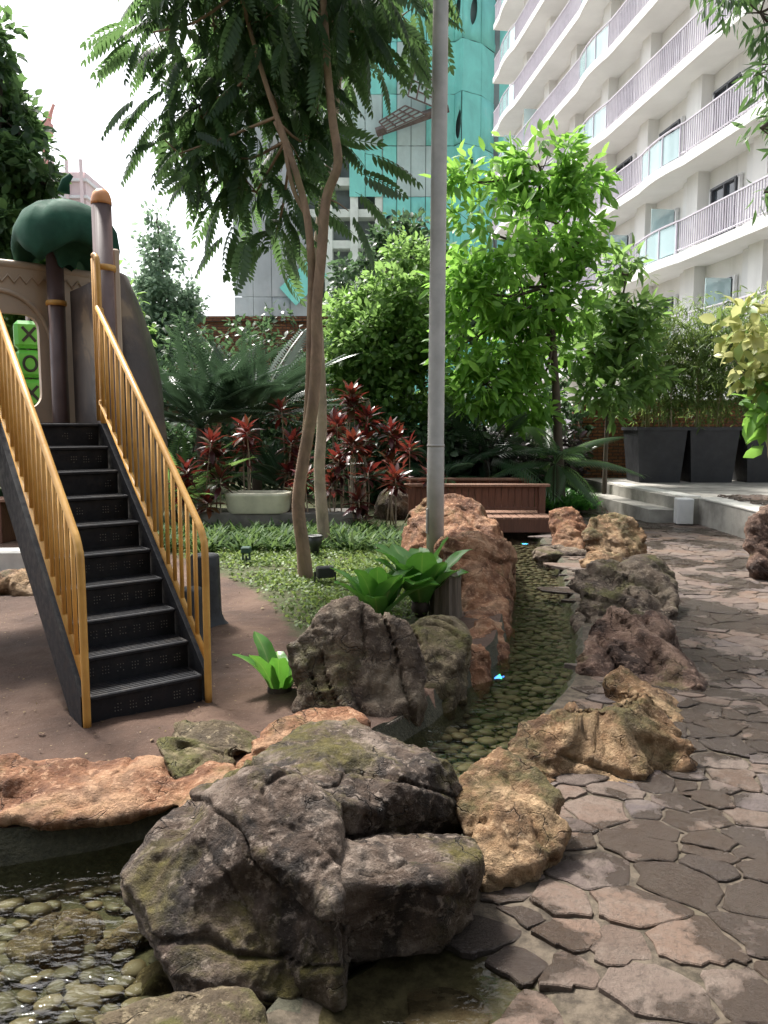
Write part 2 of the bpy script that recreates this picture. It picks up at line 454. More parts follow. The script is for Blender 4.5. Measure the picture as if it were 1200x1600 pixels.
def ground_mats():
    n = NT('dirt')                                    # 'var' carries how far the turf has grown in
    k = n.noise(1.4, 8, 0.65, 0.3)
    a = n.ramp(k, [(0.36, (0.05, 0.027, 0.017)), (0.5, (0.088, 0.049, 0.032)), (0.64, (0.13, 0.078, 0.052))])
    damp = n.noise(0.5, 5, 0.6)
    a = n.mix(n.ramp(damp, [(0.45, 0.0), (0.65, 0.5)]), a, (0.06, 0.036, 0.026))
    a = n.mix(n.ramp(n.noise(70, 3, 0.6), [(0.66, 0.0), (0.72, 0.5)]), a, (0.3, 0.25, 0.2))
    g = n.ramp(n.math('ADD', n.attr(), n.math('MULTIPLY', n.math('SUBTRACT', n.noise(6, 6, 0.7), 0.5), 0.9)), [(0.4, 0.0), (0.65, 0.85)])
    a = n.mix(g, a, (0.05, 0.065, 0.018))
    n.col(a); n.rough(0.92)
    n.bump(n.math('ADD', n.noise(9, 9, 0.72), n.math('MULTIPLY', n.noise(60, 6, 0.7), 0.4)), 0.8, 0.03)
    n.done('dirt')
    n = NT('bed')
    a = n.ramp(n.noise(30, 6, 0.7), [(0.3, (0.03, 0.03, 0.018)), (0.7, (0.085, 0.08, 0.05))])
    n.col(a); n.rough(0.9); n.bump(n.noise(70, 5), 0.8, 0.02); n.done('bed')
    n = NT('mortar')
    a = n.ramp(n.noise(16, 7, 0.7), [(0.4, (0.04, 0.031, 0.022)), (0.6, (0.115, 0.092, 0.067))])
    a = n.mix(n.ramp(n.noise(2.5, 5, 0.6), [(0.52, 0.0), (0.62, 0.4)]), a, (0.05, 0.045, 0.022))
    n.col(a); n.rough(0.75); n.p.inputs['Specular IOR Level'].default_value = 0.25; n.bump(n.noise(50, 6, 0.7), 0.7, 0.012); n.done('mortar')
    n = NT('flag')
    v = n.attr()
    a = n.ramp(v, [(0.0, (0.095, 0.063, 0.046)), (0.2, (0.15, 0.117, 0.098)), (0.4, (0.10, 0.082, 0.08)), (0.6, (0.16, 0.106, 0.076)), (0.8, (0.12, 0.09, 0.077)), (1.0, (0.07, 0.053, 0.046))])
    a = n.mix(n.ramp(n.noise(8, 8, 0.7, 0.3), [(0.45, 0.0), (0.62, 0.6)]), a, (0.18, 0.145, 0.12))
    a = n.mix(n.ramp(n.noise(45, 5, 0.7), [(0.5, 0.0), (0.62, 0.5)]), a, (0.07, 0.055, 0.045))
    wet = n.math('ADD', n.noise(1.15, 6, 0.62, 0.5), n.math('MULTIPLY', n.math('SUBTRACT', n.noise(7, 5, 0.6), 0.5), 0.22))
    wm = n.ramp(wet, [(0.475, 0.0), (0.515, 1.0)])
    a = n.mix(n.math('MULTIPLY', wm, 0.8), a, (0.024, 0.0155, 0.0095))
    n.col(a)
    n.rough(n.mix(wm, (0.7,) * 3, (0.2,) * 3))
    n.put(n.p.inputs['Specular IOR Level'], n.math('ADD', n.math('MULTIPLY', wm, 0.08), 0.2))
    n.bump(n.math('ADD', n.noise(14, 8, 0.7), n.math('MULTIPLY', n.noise(110, 4, 0.7), 0.4)), 0.9, 0.02)
    n.done('flag')
    n = NT('pebble')
    a = n.ramp(n.attr(), [(0.0, (0.035, 0.029, 0.017)), (0.35, (0.07, 0.056, 0.033)), (0.7, (0.095, 0.07, 0.044)), (1.0, (0.135, 0.105, 0.07))])
    a = n.mix(n.ramp(n.noise(40, 5, 0.7), [(0.45, 0.0), (0.75, 0.5)]), a, (0.05, 0.05, 0.02))
    n.col(a); n.rough(0.6); n.bump(n.noise(90, 4), 0.2, 0.005); n.done('pebble')
    n = NT('pebble_wall')
    vo = n.n.new('ShaderNodeTexVoronoi'); vo.inputs['Scale'].default_value = 70; n.l.new(n.tc.outputs['Object'], vo.inputs['Vector'])
    a = n.ramp(n.noise(60, 4, 0.7), [(0.4, (0.06, 0.05, 0.04)), (0.6, (0.2, 0.17, 0.135))])
    n.col(a); n.rough(0.85); n.bump(vo.outputs['Distance'], 0.9, 0.01); n.done('pebble_wall')
    n = NT('water')
    fr = n.n.new('ShaderNodeFresnel'); gb = n.n.new('ShaderNodeNewGeometry'); n.l.new(n.math('SUBTRACT', 1.33, n.math('MULTIPLY', gb.outputs['Backfacing'], 0.578)), fr.inputs['IOR'])
    h = n.math('ADD', n.noise(3.6, 3, 0.5, 0.6, None, (1.0, 1.6, 1)), n.math('MULTIPLY', n.noise(19, 2, 0.5, 0.4, None, (1.0, 1.7, 1)), 0.45))
    b = n.n.new('ShaderNodeBump'); b.inputs['Strength'].default_value = 0.27; b.inputs['Distance'].default_value = 0.05; n.l.new(h, b.inputs['Height'])
    n.l.new(b.outputs[0], fr.inputs['Normal'])
    gl = n.n.new('ShaderNodeBsdfGlossy'); gl.inputs['Roughness'].default_value = 0.015; n.l.new(b.outputs[0], gl.inputs['Normal'])
    tr = n.n.new('ShaderNodeBsdfTransparent'); tr.inputs['Color'].default_value = (0.70, 0.71, 0.58, 1)
    ms = n.n.new('ShaderNodeMixShader'); n.l.new(fr.outputs[0], ms.inputs[0]); n.l.new(tr.outputs[0], ms.inputs[1]); n.l.new(gl.outputs[0], ms.inputs[2])
    n.l.new(ms.outputs[0], n.o.inputs['Surface']); n.done('water')
ground_mats()

# leaves
leafmat('leaf_dark', [(0.02, 0.045, 0.022), (0.035, 0.08, 0.032), (0.06, 0.125, 0.045), (0.12, 0.22, 0.06)], 0.4, 0.4)
leafmat('leaf_bright', [(0.035, 0.10, 0.012), (0.075, 0.19, 0.022), (0.13, 0.29, 0.035), (0.22, 0.42, 0.06)], 0.5, 0.4)
leafmat('leaf_mid', [(0.03, 0.075, 0.016), (0.065, 0.145, 0.03), (0.12, 0.23, 0.045), (0.2, 0.33, 0.08)], 0.5, 0.45)
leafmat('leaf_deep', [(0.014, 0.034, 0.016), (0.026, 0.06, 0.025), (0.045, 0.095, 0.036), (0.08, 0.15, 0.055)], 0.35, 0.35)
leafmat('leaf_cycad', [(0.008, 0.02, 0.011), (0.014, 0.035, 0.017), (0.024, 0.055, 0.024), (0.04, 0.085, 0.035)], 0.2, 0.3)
leafmat('leaf_blue', [(0.06, 0.11, 0.075), (0.11, 0.18, 0.12), (0.17, 0.26, 0.17), (0.26, 0.36, 0.24)], 0.5, 0.5)
leafmat('leaf_bamboo', [(0.035, 0.075, 0.018), (0.07, 0.135, 0.028), (0.11, 0.18, 0.04), (0.18, 0.25, 0.06)], 0.45, 0.5)
leafmat('leaf_yellow', [(0.06, 0.15, 0.02), (0.16, 0.26, 0.05), (0.36, 0.40, 0.12), (0.55, 0.54, 0.24)], 0.35, 0.45)
leafmat('leaf_red', [(0.03, 0.045, 0.015), (0.025, 0.012, 0.014), (0.06, 0.014, 0.018), (0.12, 0.018, 0.02), (0.05, 0.065, 0.018), (0.18, 0.045, 0.025)], 0.22, 0.3, tcol=(0.35, 0.05, 0.035))
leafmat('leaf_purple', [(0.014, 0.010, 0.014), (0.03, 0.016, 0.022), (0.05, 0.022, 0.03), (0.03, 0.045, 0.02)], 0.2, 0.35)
leafmat('leaf_fern', [(0.03, 0.12, 0.02), (0.055, 0.19, 0.03), (0.09, 0.27, 0.045), (0.14, 0.36, 0.07)], 0.35, 0.3)
leafmat('leaf_lily', [(0.02, 0.05, 0.012), (0.035, 0.085, 0.018), (0.06, 0.125, 0.025), (0.12, 0.19, 0.05)], 0.3, 0.6, spec=0.2)
leafmat('leaf_turf', [(0.045, 0.085, 0.015), (0.08, 0.14, 0.025), (0.125, 0.20, 0.035), (0.20, 0.27, 0.06)], 0.35, 0.5)
leafmat('leaf_litter', [(0.07, 0.04, 0.02), (0.13, 0.08, 0.04), (0.22, 0.15, 0.07), (0.3, 0.26, 0.12)], 0.15, 0.7)
def birdnest_mat():
    n = NT('leaf_nest')
    a = n.ramp(n.attr(), [(0.0, (0.40, 0.50, 0.18)), (0.1, (0.18, 0.36, 0.09)), (0.5, (0.12, 0.30, 0.065)), (1.0, (0.10, 0.26, 0.055))])
    a = n.mix(n.ramp(n.noise(12, 4), [(0.4, 0.0), (0.7, 0.3)]), a, (0.10, 0.26, 0.06))
    n.col(a); n.rough(0.28); n.p.inputs['Specular IOR Level'].default_value = 0.5
    t = n.n.new('ShaderNodeBsdfTranslucent'); t.inputs['Color'].default_value = (0.16, 0.42, 0.05, 1)
    ms = n.n.new('ShaderNodeMixShader'); ms.inputs[0].default_value = 0.3
    n.l.new(n.p.outputs[0], ms.inputs[1]); n.l.new(t.outputs[0], ms.inputs[2]); n.l.new(ms.outputs[0], n.o.inputs['Surface'])
    n.done('leaf_nest')
birdnest_mat()
M = MATS

# ------------------------------------------------------------------ ground, stream and path
WZ = -0.08                                            # water level
LEFT_BANK = [(-7, 2.55), (-3.2, 2.62), (-2.2, 2.75), (-1.49, 2.92), (-1.16, 3.04), (-0.82, 3.22), (-0.38, 3.48), (-0.13, 3.83), (0.22, 4.35), (0.49, 4.96), (0.79, 5.59), (1.09, 6.96), (1.36, 8.79), (1.62, 10.6), (1.55, 12.2), (1.2, 13.6), (1.0, 15.5)]
RIGHT_BANK = [(2.5, 15.5), (2.5, 13.6), (2.42, 12.2), (2.3, 11.2), (2.2, 9.62), (1.88, 7.77), (1.66, 6.5), (1.40, 5.44), (1.2, 4.9), (0.70, 3.95), (0.38, 3.3), (0.25, 2.68), (-0.05, 2.3), (-0.5, 1.95), (-0.8, 1.5), (-1.1, 0.4), (-1.3, -2.5), (-7, -2.5)]
CH = np.array(LEFT_BANK + RIGHT_BANK)
PATH = np.array(RIGHT_BANK[:-1] + [(14, -2.5), (14, 15.5)])

def inside(P, poly):
    x, y = P[:, 0], P[:, 1]; r = np.zeros(len(P), bool); n = len(poly)
    for i in range(n):
        x0, y0 = poly[i]; x1, y1 = poly[(i + 1) % n]
        c = (y0 > y) != (y1 > y)
        with np.errstate(divide='ignore', invalid='ignore'):
            xi = (x1 - x0) * (y - y0) / (y1 - y0 + 1e-12) + x0
        r ^= c & (x < xi)
    return r
def pdist(P, poly, closed=True):
    d = np.full(len(P), 1e9); n = len(poly)
    for i in range(n if closed else n - 1):
        a = np.array(poly[i]); b = np.array(poly[(i + 1) % n]); ab = b - a
        t = np.clip(((P - a) @ ab) / (ab @ ab), 0, 1)
        d = np.minimum(d, np.linalg.norm(P - (a + t[:, None] * ab), axis=1))
    return d
def chan_sd(P):
    d = pdist(P, CH); return np.where(inside(P, CH), -d, d)
def path_h(P):
    return -0.03 - 0.095 * np.exp(-(((P[:, 0] - 0.15) / 0.42) ** 2 + ((P[:, 1] - 2.08) / 0.4) ** 2))

def axis(lo, flo, fhi, hi, fine, coarse):
    return np.concatenate([np.arange(lo, flo, coarse), np.arange(flo, fhi, fine), np.arange(fhi, hi + coarse, coarse)])
gx = axis(-14, -3.6, 3.6, 15, 0.06, 0.5); gy = axis(-3, 1.2, 13, 26, 0.06, 0.5)
GX, GY = np.meshgrid(gx, gy); GP = np.stack([GX.ravel(), GY.ravel()], 1)
sd = chan_sd(GP)
near = np.where(np.abs(sd) < 0.036)[0]                 # pull grid points onto the bank line so that it runs clean
for _k in near:
    best = None
    for i in range(len(CH)):
        a_, b_ = CH[i], CH[(i + 1) % len(CH)]; ab = b_ - a_; t_ = min(1, max(0, ((GP[_k] - a_) @ ab) / (ab @ ab))); q_ = a_ + t_ * ab; dd = np.hypot(*(GP[_k] - q_))
        if best is None or dd < best[0]: best = (dd, q_)
    GP[_k] = best[1]; sd[_k] = 0.0
inpath = inside(GP, PATH)
P3 = np.c_[GP, np.zeros(len(GP))]
land = 0.05 + 0.02 * fbm(P3 * 1.3, 3) + 0.013 * fbm(P3 * 6, 3)
hgt = np.where(inpath, path_h(GP), land)
bank = np.clip(-sd / 0.10, 0, 1)
hgt = np.where(sd < 0, (1 - bank) * hgt + bank * (-0.20), hgt)
hgt = np.where(sd < -0.1, -0.20 + 0.012 * fbm(P3 * 2.2, 2), hgt)
nx, ny = len(gx), len(gy)
ii, jj = np.meshgrid(np.arange(nx - 1), np.arange(ny - 1)); ii = ii.ravel(); jj = jj.ravel()
Q = np.stack([jj * nx + ii, jj * nx + ii + 1, (jj + 1) * nx + ii + 1, (jj + 1) * nx + ii], 1)
qc = GP[Q].mean(1); qsd = chan_sd(qc); qpath = inside(qc, PATH)
V3 = np.c_[GP, hgt]
TURF = np.array([W(*p, 0.05)[:2] for p in [(315, 885), (350, 900), (400, 925), (440, 965), (470, 1000), (520, 1010), (640, 985), (700, 960), (760, 900), (650, 850), (650, 815), (250, 815), (250, 860)]])
turf_sd = np.where(inside(GP, TURF), 1, -1) * pdist(GP, TURF)
turf = np.clip(0.5 + turf_sd / 0.5, 0, 1)
turf = np.where((GP[:, 1] > 11) & ~inpath, 1, turf)
def sub(name, mask, mat, var=None):
    q = Q[mask]; u, inv = np.unique(q, return_inverse=True)
    return tmesh(name, V3[u], inv.reshape(q.shape), mat, None, True, None if var is None else var[u])
tag(sub('ground', (qsd >= 0) & ~qpath, M['dirt'], turf), kind='structure')
bed = tag(sub('stream_bed', qsd < 0, M['bed']), kind='structure')
path = tag(sub('path', (qsd >= 0) & qpath, M['mortar']), kind='structure')
# water sheet
qdip = path_h(qc) < -0.045
wm_ = (qsd < 0.14) | (qpath & qdip)
q = Q[wm_]; u, inv = np.unique(q, return_inverse=True)
wv = V3[u].copy(); wv[:, 2] = WZ
tag(tmesh('water', wv, inv.reshape(q.shape), M['water'], None, True), kind='structure')
# land far beyond the garden
far = MB(); far.add([(-400, -400, -0.42), (400, -400, -0.42), (400, 700, -0.42), (-400, 700, -0.42)], [(0, 1, 2, 3)])
tag(far.build('terrain', M['concrete_dark']), kind='structure')

# retaining kerb along the planted side
def ribbon(name, line, w, z0, z1, mat):
    line = smooth_path(np.c_[np.array(line), np.zeros(len(line))], 5)[:, :2]
    t = np.gradient(line, axis=0); t /= np.linalg.norm(t, axis=1)[:, None]; nn = np.c_[-t[:, 1], t[:, 0]]
    a = line; b = line + nn * w; m = len(line); V = []
    for i in range(m): V += [(a[i][0], a[i][1], z0), (a[i][0], a[i][1], z1), (b[i][0], b[i][1], z1), (b[i][0], b[i][1], z0)]
    Fc = []
    for i in range(m - 1):
        for k in range(4): Fc.append((4 * i + k, 4 * i + (k + 1) % 4, 4 * i + 4 + (k + 1) % 4, 4 * i + 4 + k))
    Fc += [(3, 2, 1, 0), (4 * m - 4, 4 * m - 3, 4 * m - 2, 4 * m - 1)]
    return pmesh(name, V, Fc, mat)
kb = ribbon('retaining_kerb', LEFT_BANK[1:11], 0.13, -0.36, 0.035, M['pebble_wall'])
tag(kb, kind='structure')

# ---- flagstones: irregular cells, each its own stone
rng = np.random.default_rng(11)
def darts(n_try, xr, yr, rfun, ok):
    P = []; R = []; cell = {}; cs = 0.3
    cand = np.c_[rng.uniform(*xr, n_try), rng.uniform(*yr, n_try)]
    cand = cand[ok(cand)]
    for p in cand:
        r = rfun(p); ci, cj = int(p[0] // cs), int(p[1] // cs); good = True
        for a in range(ci - 2, ci + 3):
            for b in range(cj - 2, cj + 3):
                for k in cell.get((a, b), ()):
                    if (P[k][0] - p[0]) ** 2 + (P[k][1] - p[1]) ** 2 < (R[k] + r) ** 2: good = False; break
                if not good: break
            if not good: break
        if good:
            cell.setdefault((ci, cj), []).append(len(P)); P.append(p); R.append(r)
    return np.array(P), np.array(R)
def clip_poly(poly, nrm, c):
    out = []; n = len(poly)
    for i in range(n):
        a, b = poly[i], poly[(i + 1) % n]; da, db = a @ nrm - c, b @ nrm - c
        if da <= 0: out.append(a)
        if (da < 0 < db) or (db < 0 < da): out.append(a + (b - a) * (da / (da - db)))
    return out
PLAT = [(5.2, 7.0), (5.2, 13.05), (4.92, 13.1), (4.62, 16.4), (4.5, 19.3), (14, 19.3), (14, 7.0)]
def path_ok(p):
    return (p[:, 0] < 0.62 * p[:, 1] + 0.6) & inside(p, PATH) & ~inside(p, np.array(PLAT))
RC = [.04] * 4 + [.065] * 6 + [.09] * 7 + [.12] * 5 + [.155] * 3
sp, sr = darts(36000, (-1.2, 7.5), (0.9, 15.4), lambda p: RC[rng.integers(25)], path_ok)
A_ = np.array([[1.0, 0.12], [0.0, 1.22]])                 # stones lie a little wider than deep
spa = sp @ A_.T; Ai = np.linalg.inv(A_)
stones = []
for i, p in enumerate(spa):
    d = np.linalg.norm(spa - p, axis=1); nb = np.argsort(d)[1:16]
    poly = [p + np.array(v) * 0.42 for v in ((-1, -1), (1, -1), (1, 1), (-1, 1))]
    for k in nb:
        if d[k] > 0.9: break
        nr = (spa[k] - p) / d[k]
        w = 0.5 + 0.5 * (sr[i] ** 2 - sr[k] ** 2) / (d[k] ** 2)
        poly = clip_poly(poly, nr, p @ nr + d[k] * w)
        if len(poly) < 3: break
    if len(poly) < 3: continue
    poly = np.array(poly) @ Ai.T
    c = poly.mean(0); dist = np.linalg.norm(poly - c, axis=1)
    if dist.max() < 0.05: continue
    if chan_sd(np.array([c]))[0] < 0.05: continue
    stones.append((c, poly))
def stone_mesh(c, poly, h0):
    # worn outline: cut corners, wander along the edges
    n = len(poly); out = []
    gap = rng.uniform(0.002, 0.008)
    for i in range(n):
        a, b = poly[i], poly[(i + 1) % n]; L = np.linalg.norm(b - a)
        if L < 0.012: continue
        k = 5 if L > 0.16 else (3 if L > 0.07 else 2)
        for t in np.linspace(0.10, 0.90, k): out.append(a + (b - a) * t)
    out = np.array(out)
    if len(out) < 3: return None
    out = out + rng.normal(0, 0.0065, out.shape)
    dv = c - out; dl = np.linalg.norm(dv, axis=1)[:, None] + 1e-6
    out = out + dv / dl * np.minimum(gap, dl * 0.4)
    out2 = out + (c - out) * 0.04
    m = len(out); tilt = rng.normal(0, 0.012, 2); top = h0 + 0.008 + rng.uniform(-0.004, 0.004)
    zt = lambda P: top + (P - c) @ tilt
    V = np.vstack([np.c_[out, np.full(m, h0 - 0.02)], np.c_[out, zt(out) - 0.004], np.c_[out2, zt(out2)], [[c[0], c[1], top + 0.002]]])
    Fc = []
    for i in range(m):
        j = (i + 1) % m
        Fc += [(i, j, m + j, m + i), (m + i, m + j, 2 * m + j, 2 * m + i), (2 * m + i, 2 * m + j, 3 * m)]
    return V, Fc
stones.sort(key=lambda s: -np.ptp(s[1][:, 0]) / max(s[0][1], 0.5) ** 1.5 if s[0][1] > 1.7 and s[0][0] / s[0][1] < 0.53 else 0)
rest = MB(); rest_var = []
for k, (c, poly) in enumerate(stones):
    r = stone_mesh(c, poly, float(path_h(np.array([c]))[0]))
    if r is None: continue
    v = rng.uniform(0, 1)
    if k < 300:
        pmesh('flagstone', r[0], r[1], M['flag'], path, False, np.full(len(r[0]), v))
    else:
        rest.add(*r); rest_var += [v] * len(r[0])
tag(rest.build('flagstones', M['flag'], path, False, rest_var), kind='stuff')

# ---- river pebbles on the bed
def ell(n=9, m=5):
    V = [(0, 0, -1)]; 
    for i in range(1, m):
        a = -math.pi / 2 + math.pi * i / m
        for k in range(n): V.append((math.cos(a) * math.cos(2 * math.pi * k / n), math.cos(a) * math.sin(2 * math.pi * k / n), math.sin(a)))
    V.append((0, 0, 1)); V = np.array(V); Fc = []
    for k in range(n): Fc.append((0, 1 + (k + 1) % n, 1 + k))
    for i in range(m - 2):
        for k in range(n):
            a, b = 1 + i * n + k, 1 + i * n + (k + 1) % n
            Fc.append((a, b, b + n, a + n))
    t = 1 + (m - 2) * n
    for k in range(n): Fc.append((t + k, t + (k + 1) % n, len(V) - 1))
    return V, Fc
EV, EF = ell()
def bed_ok(p): return chan_sd(p) < -0.06
pp, prd = darts(70000, (-2.6, 2.5), (1.0, 12.2), lambda p: (0.024, 0.031, 0.041)[rng.integers(3)], bed_ok)
order = np.argsort(np.abs(pp[:, 0]) * 0.3 + pp[:, 1] + 20 * (pp[:, 1] < 1.75))
variants = []
for k in range(14):
    nv = EV * (1 + 0.16 * noise3(EV * 0.9 + k * 5.1)[:, None])
    me = bpy.data.meshes.new('pebble'); me.from_pydata(nv.tolist(), [], EF); me.polygons.foreach_set('use_smooth', [True] * len(me.polygons))
    set_var(me, np.full(len(nv), rng.uniform(0, 1))); me.materials.append(M['pebble']); variants.append((me, nv))
rest = MB(); rv = []
for cnt, i in enumerate(order):
    p, r = pp[i], prd[i]; a = rng.uniform(-0.6, 0.6); sc = np.array([r * rng.uniform(1.3, 1.75), r * rng.uniform(1.05, 1.35), r * rng.uniform(0.36, 0.6)])
    z = -0.188 + rng.uniform(0, 0.02)
    k = rng.integers(14)
    if cnt < 300:
        o = bpy.data.objects.new('pebble', variants[k][0]); C.objects.link(o); o.parent = bed
        o.location = (p[0], p[1], z); o.scale = sc; o.rotation_euler = (rng.normal(0, 0.12), rng.normal(0, 0.12), a)
    else:
        rest.add((variants[k][1] * sc) @ rotz(a).T + np.array([p[0], p[1], z]), EF); rv += [rng.uniform(0, 1)] * len(EV)
tag(rest.build('pebbles', M['pebble'], bed, True, rv), kind='stuff')

# ------------------------------------------------------------------ rocks
def rock(name, label, lumps, mat, voxel=0.03, seed=0, amp=0.04, crack=0.03, fine=0.008, bed_dir=(0.25, 0.1, 1.0), cat='rock', group=None, sm=2, chisel=20):
    """lumps: lists of world points; each list becomes a convex mass, the masses are fused and weathered"""
    V = []; Fc = []
    for pts in lumps:
        bm = bmesh.new(); vv = [bm.verts.new(p) for p in pts]
        r = bmesh.ops.convex_hull(bm, input=vv)
        bmesh.ops.delete(bm, geom=list({g for g in r['geom_interior'] + r['geom_unused'] if isinstance(g, bmesh.types.BMVert)}), context='VERTS')
        bm.verts.index_update(); n = len(V)
        V += [tuple(v.co) for v in bm.verts]; Fc += [[v.index + n for v in f.verts] for f in bm.faces]; bm.free()
    me = bpy.data.meshes.new('tmp'); me.from_pydata(V, [], Fc)
    o = bpy.data.objects.new('tmp', me); C.objects.link(o)
    md = o.modifiers.new('r', 'REMESH'); md.mode = 'VOXEL'; md.voxel_size = voxel
    dg = bpy.context.evaluated_depsgraph_get(); dg.update(); ev = o.evaluated_get(dg); m2 = ev.to_mesh()
    nv = len(m2.vertices); X = np.empty(nv * 3); m2.vertices.foreach_get('co', X); X = X.reshape(-1, 3)
    E_ = np.empty(len(m2.edges) * 2, dtype=np.int64); m2.edges.foreach_get('vertices', E_); E_ = E_.reshape(-1, 2)
    L = np.empty(len(m2.loops), dtype=np.int64); m2.loops.foreach_get('vertex_index', L)
    Qd = L.reshape(-1, 4) if len(L) == 4 * len(m2.polygons) else None
    ev.to_mesh_clear(); bpy.data.objects.remove(o); bpy.data.meshes.remove(me)
    deg = np.bincount(E_.ravel(), minlength=nv)[:, None]
    def relax(X, k):
        for _ in range(k):
            S = np.zeros_like(X); np.add.at(S, E_[:, 0], X[E_[:, 1]]); np.add.at(S, E_[:, 1], X[E_[:, 0]]); X = 0.4 * X + 0.6 * S / deg
        return X
    def normals(X):
        a = X[Qd]; n = np.cross(a[:, 2] - a[:, 0], a[:, 3] - a[:, 1]); N = np.zeros_like(X)
        for k in range(4): np.add.at(N, Qd[:, k], n)
        return N / (np.linalg.norm(N, axis=1)[:, None] + 1e-12)
    X = relax(X, sm)
    N = normals(X); off = seed * 13.7
    g = np.random.default_rng(1000 + seed); size = 1.35 * np.sort(np.ptp(X, axis=0))[1]
    for _ in range(chisel):                                # local flat breaks with sharp edges
        i = g.integers(nv); nn = N[i] + g.normal(0, 0.35, 3); nn /= np.linalg.norm(nn)
        Rr = size * g.uniform(0.10, 0.26); dist = np.linalg.norm(X - X[i], axis=1); msk = dist < Rr
        h = (X[msk] - X[i]) @ nn + Rr * g.uniform(0.03, 0.09)
        fall = np.clip((1 - dist[msk] / Rr) * 3.5, 0, 1)
        X[msk] -= (np.clip(h, 0, None) * fall * 0.9)[:, None] * nn
    N = normals(X)
    X = X + N * (0.45 * amp); N = normals(X)
    warp = np.stack([noise3(X * 2.2 + off), noise3(X * 2.2 + off + 31), noise3(X * 2.2 + off + 57)], 1)
    d = 0.6 * amp * fbm(X * 2.6 + off, 4) + amp * 0.6 * (0.5 - 2 * np.abs(noise3(X * 3.4 + 0.6 * warp + off + 3))) + amp * 0.25 * (0.5 - 2 * np.abs(noise3(X * 8.5 + 0.8 * warp + off + 13)))
    X = X + N * d[:, None]; N = normals(X)
    # bedding cracks and cross joints
    bd = np.array(bed_dir); bd = bd / np.linalg.norm(bd)
    q = X + 0.16 * warp
    s1 = noise3(np.c_[(q @ bd) * 6.5, q[:, 0] * 0.9, q[:, 1] * 0.9] + off + 9)
    s2 = noise3(np.c_[q[:, 0] * 2.6, (q @ bd) * 0.9, q[:, 1] * 2.6] + off + 21)
    cr = -1.5 * crack * np.exp(-(s1 / 0.045) ** 2) * np.clip(0.55 + noise3(X * 3 + off + 77), 0, 1) - 0.8 * crack * np.exp(-(s2 / 0.035) ** 2) * np.clip(0.4 + noise3(X * 2.5 + off + 87), 0, 1)
    st = 0.35 * crack * np.sign(s1) * np.clip(np.abs(s1) * 6, 0, 1)                       # small steps between the beds
    f = fine * 0.5 * fbm(X * 34 + off, 3) * np.clip(0.7 + noise3(X * 2 + off), 0.2, 1.4) + fine * fbm(X * 13 + off, 3) + fine * 0.6 * (1 - 2 * np.abs(noise3(X * 21 + off)))
    X = X + N * (cr + st + f)[:, None]
    ob = tmesh(name, X, Qd, M[mat], None, True)
    c = np.array([X[:, 0].mean(), X[:, 1].mean(), X[:, 2].min()])
    ob.data.transform(Matrix.Translation(-Vector(c))); ob.location = c
    return tag(ob, label, cat, group)

def px(*pts): return [D(*p) for p in pts]
def drop(pts, z=-0.35):                       # carry a mass down to its bed
    out = list(pts); c = np.mean(pts, axis=0)
    for p in pts: out.append(np.array([c[0] + (p[0] - c[0]) * 0.8, c[1] + (p[1] - c[1]) * 0.8, z]))
    return out
def blob(c, r, seed, n=34, rz=0.0):
    g = np.random.default_rng(seed); U = g.normal(size=(n, 3)); U /= np.linalg.norm(U, axis=1)[:, None]
    U = np.sign(U) * np.abs(U) ** 0.8
    return list((U * np.array(r) * g.uniform(0.85, 1.1, (n, 1))) @ rotz(rz).T + np.array(c))

def G(a, b, z):                                    # straight below a point on the ground
    q = W(a, b, -0.03); return np.array([q[0], q[1], z])
BIG = 'boulders edging the stream'
rock('boulder', 'largest boulder, dark grey-brown with a mossy ledge, straddling the pond in front', [
    px((193, 1368, 2.42), (212, 1330, 2.5), (245, 1282, 2.58), (300, 1238, 2.62), (385, 1210, 2.6), (440, 1206, 2.5), (492, 1228, 2.42), (520, 1300, 2.3), (225, 1425, 2.3), (245, 1470, 2.24), (285, 1545, 2.16), (345, 1565, 2.12), (540, 1562, 2.13), (530, 1420, 2.2), (520, 1240, 2.9), (330, 1240, 2.95), (240, 1380, 2.85), (290, 1480, 2.7), (540, 1480, 2.7), (300, 1600, 2.3), (530, 1620, 2.3)),
    px((340, 1222, 2.8), (410, 1180, 3.0), (480, 1128, 3.3), (560, 1120, 3.36), (612, 1138, 3.3), (652, 1165, 3.15), (700, 1186, 3.0), (722, 1236, 2.95), (722, 1300, 2.95), (628, 1222, 2.8), (540, 1240, 2.6), (540, 1400, 2.75), (700, 1330, 2.98), (610, 1330, 2.85), (655, 1290, 3.3), (450, 1250, 3.3), (600, 1400, 2.9), (450, 1350, 3.0)),
    px((530, 1330, 2.4), (545, 1368, 2.3), (620, 1382, 2.28), (692, 1376, 2.32), (750, 1336, 2.5), (735, 1312, 2.75), (600, 1310, 2.85), (550, 1470, 2.3), (610, 1488, 2.28), (690, 1480, 2.32), (742, 1430, 2.46), (720, 1400, 2.9), (560, 1400, 2.9), (600, 1540, 2.45), (700, 1500, 2.6)),
], 'rock_big', 0.0095, 1, 0.022, 0.026, 0.008, group=BIG)
rock('boulder', 'low mossy rock at the bottom edge of the picture, in front of the largest boulder', [
    px((140, 1598, 1.92), (200, 1572, 1.98), (260, 1556, 2.02), (330, 1548, 2.04), (385, 1548, 2.02), (412, 1575, 1.96), (425, 1620, 1.9), (300, 1660, 1.72), (150, 1650, 1.75), (250, 1600, 2.1), (380, 1600, 2.1), (220, 1740, 1.8), (380, 1720, 1.85))], 'rock_moss', 0.009, 2, 0.02, 0.018, 0.006, group=BIG)
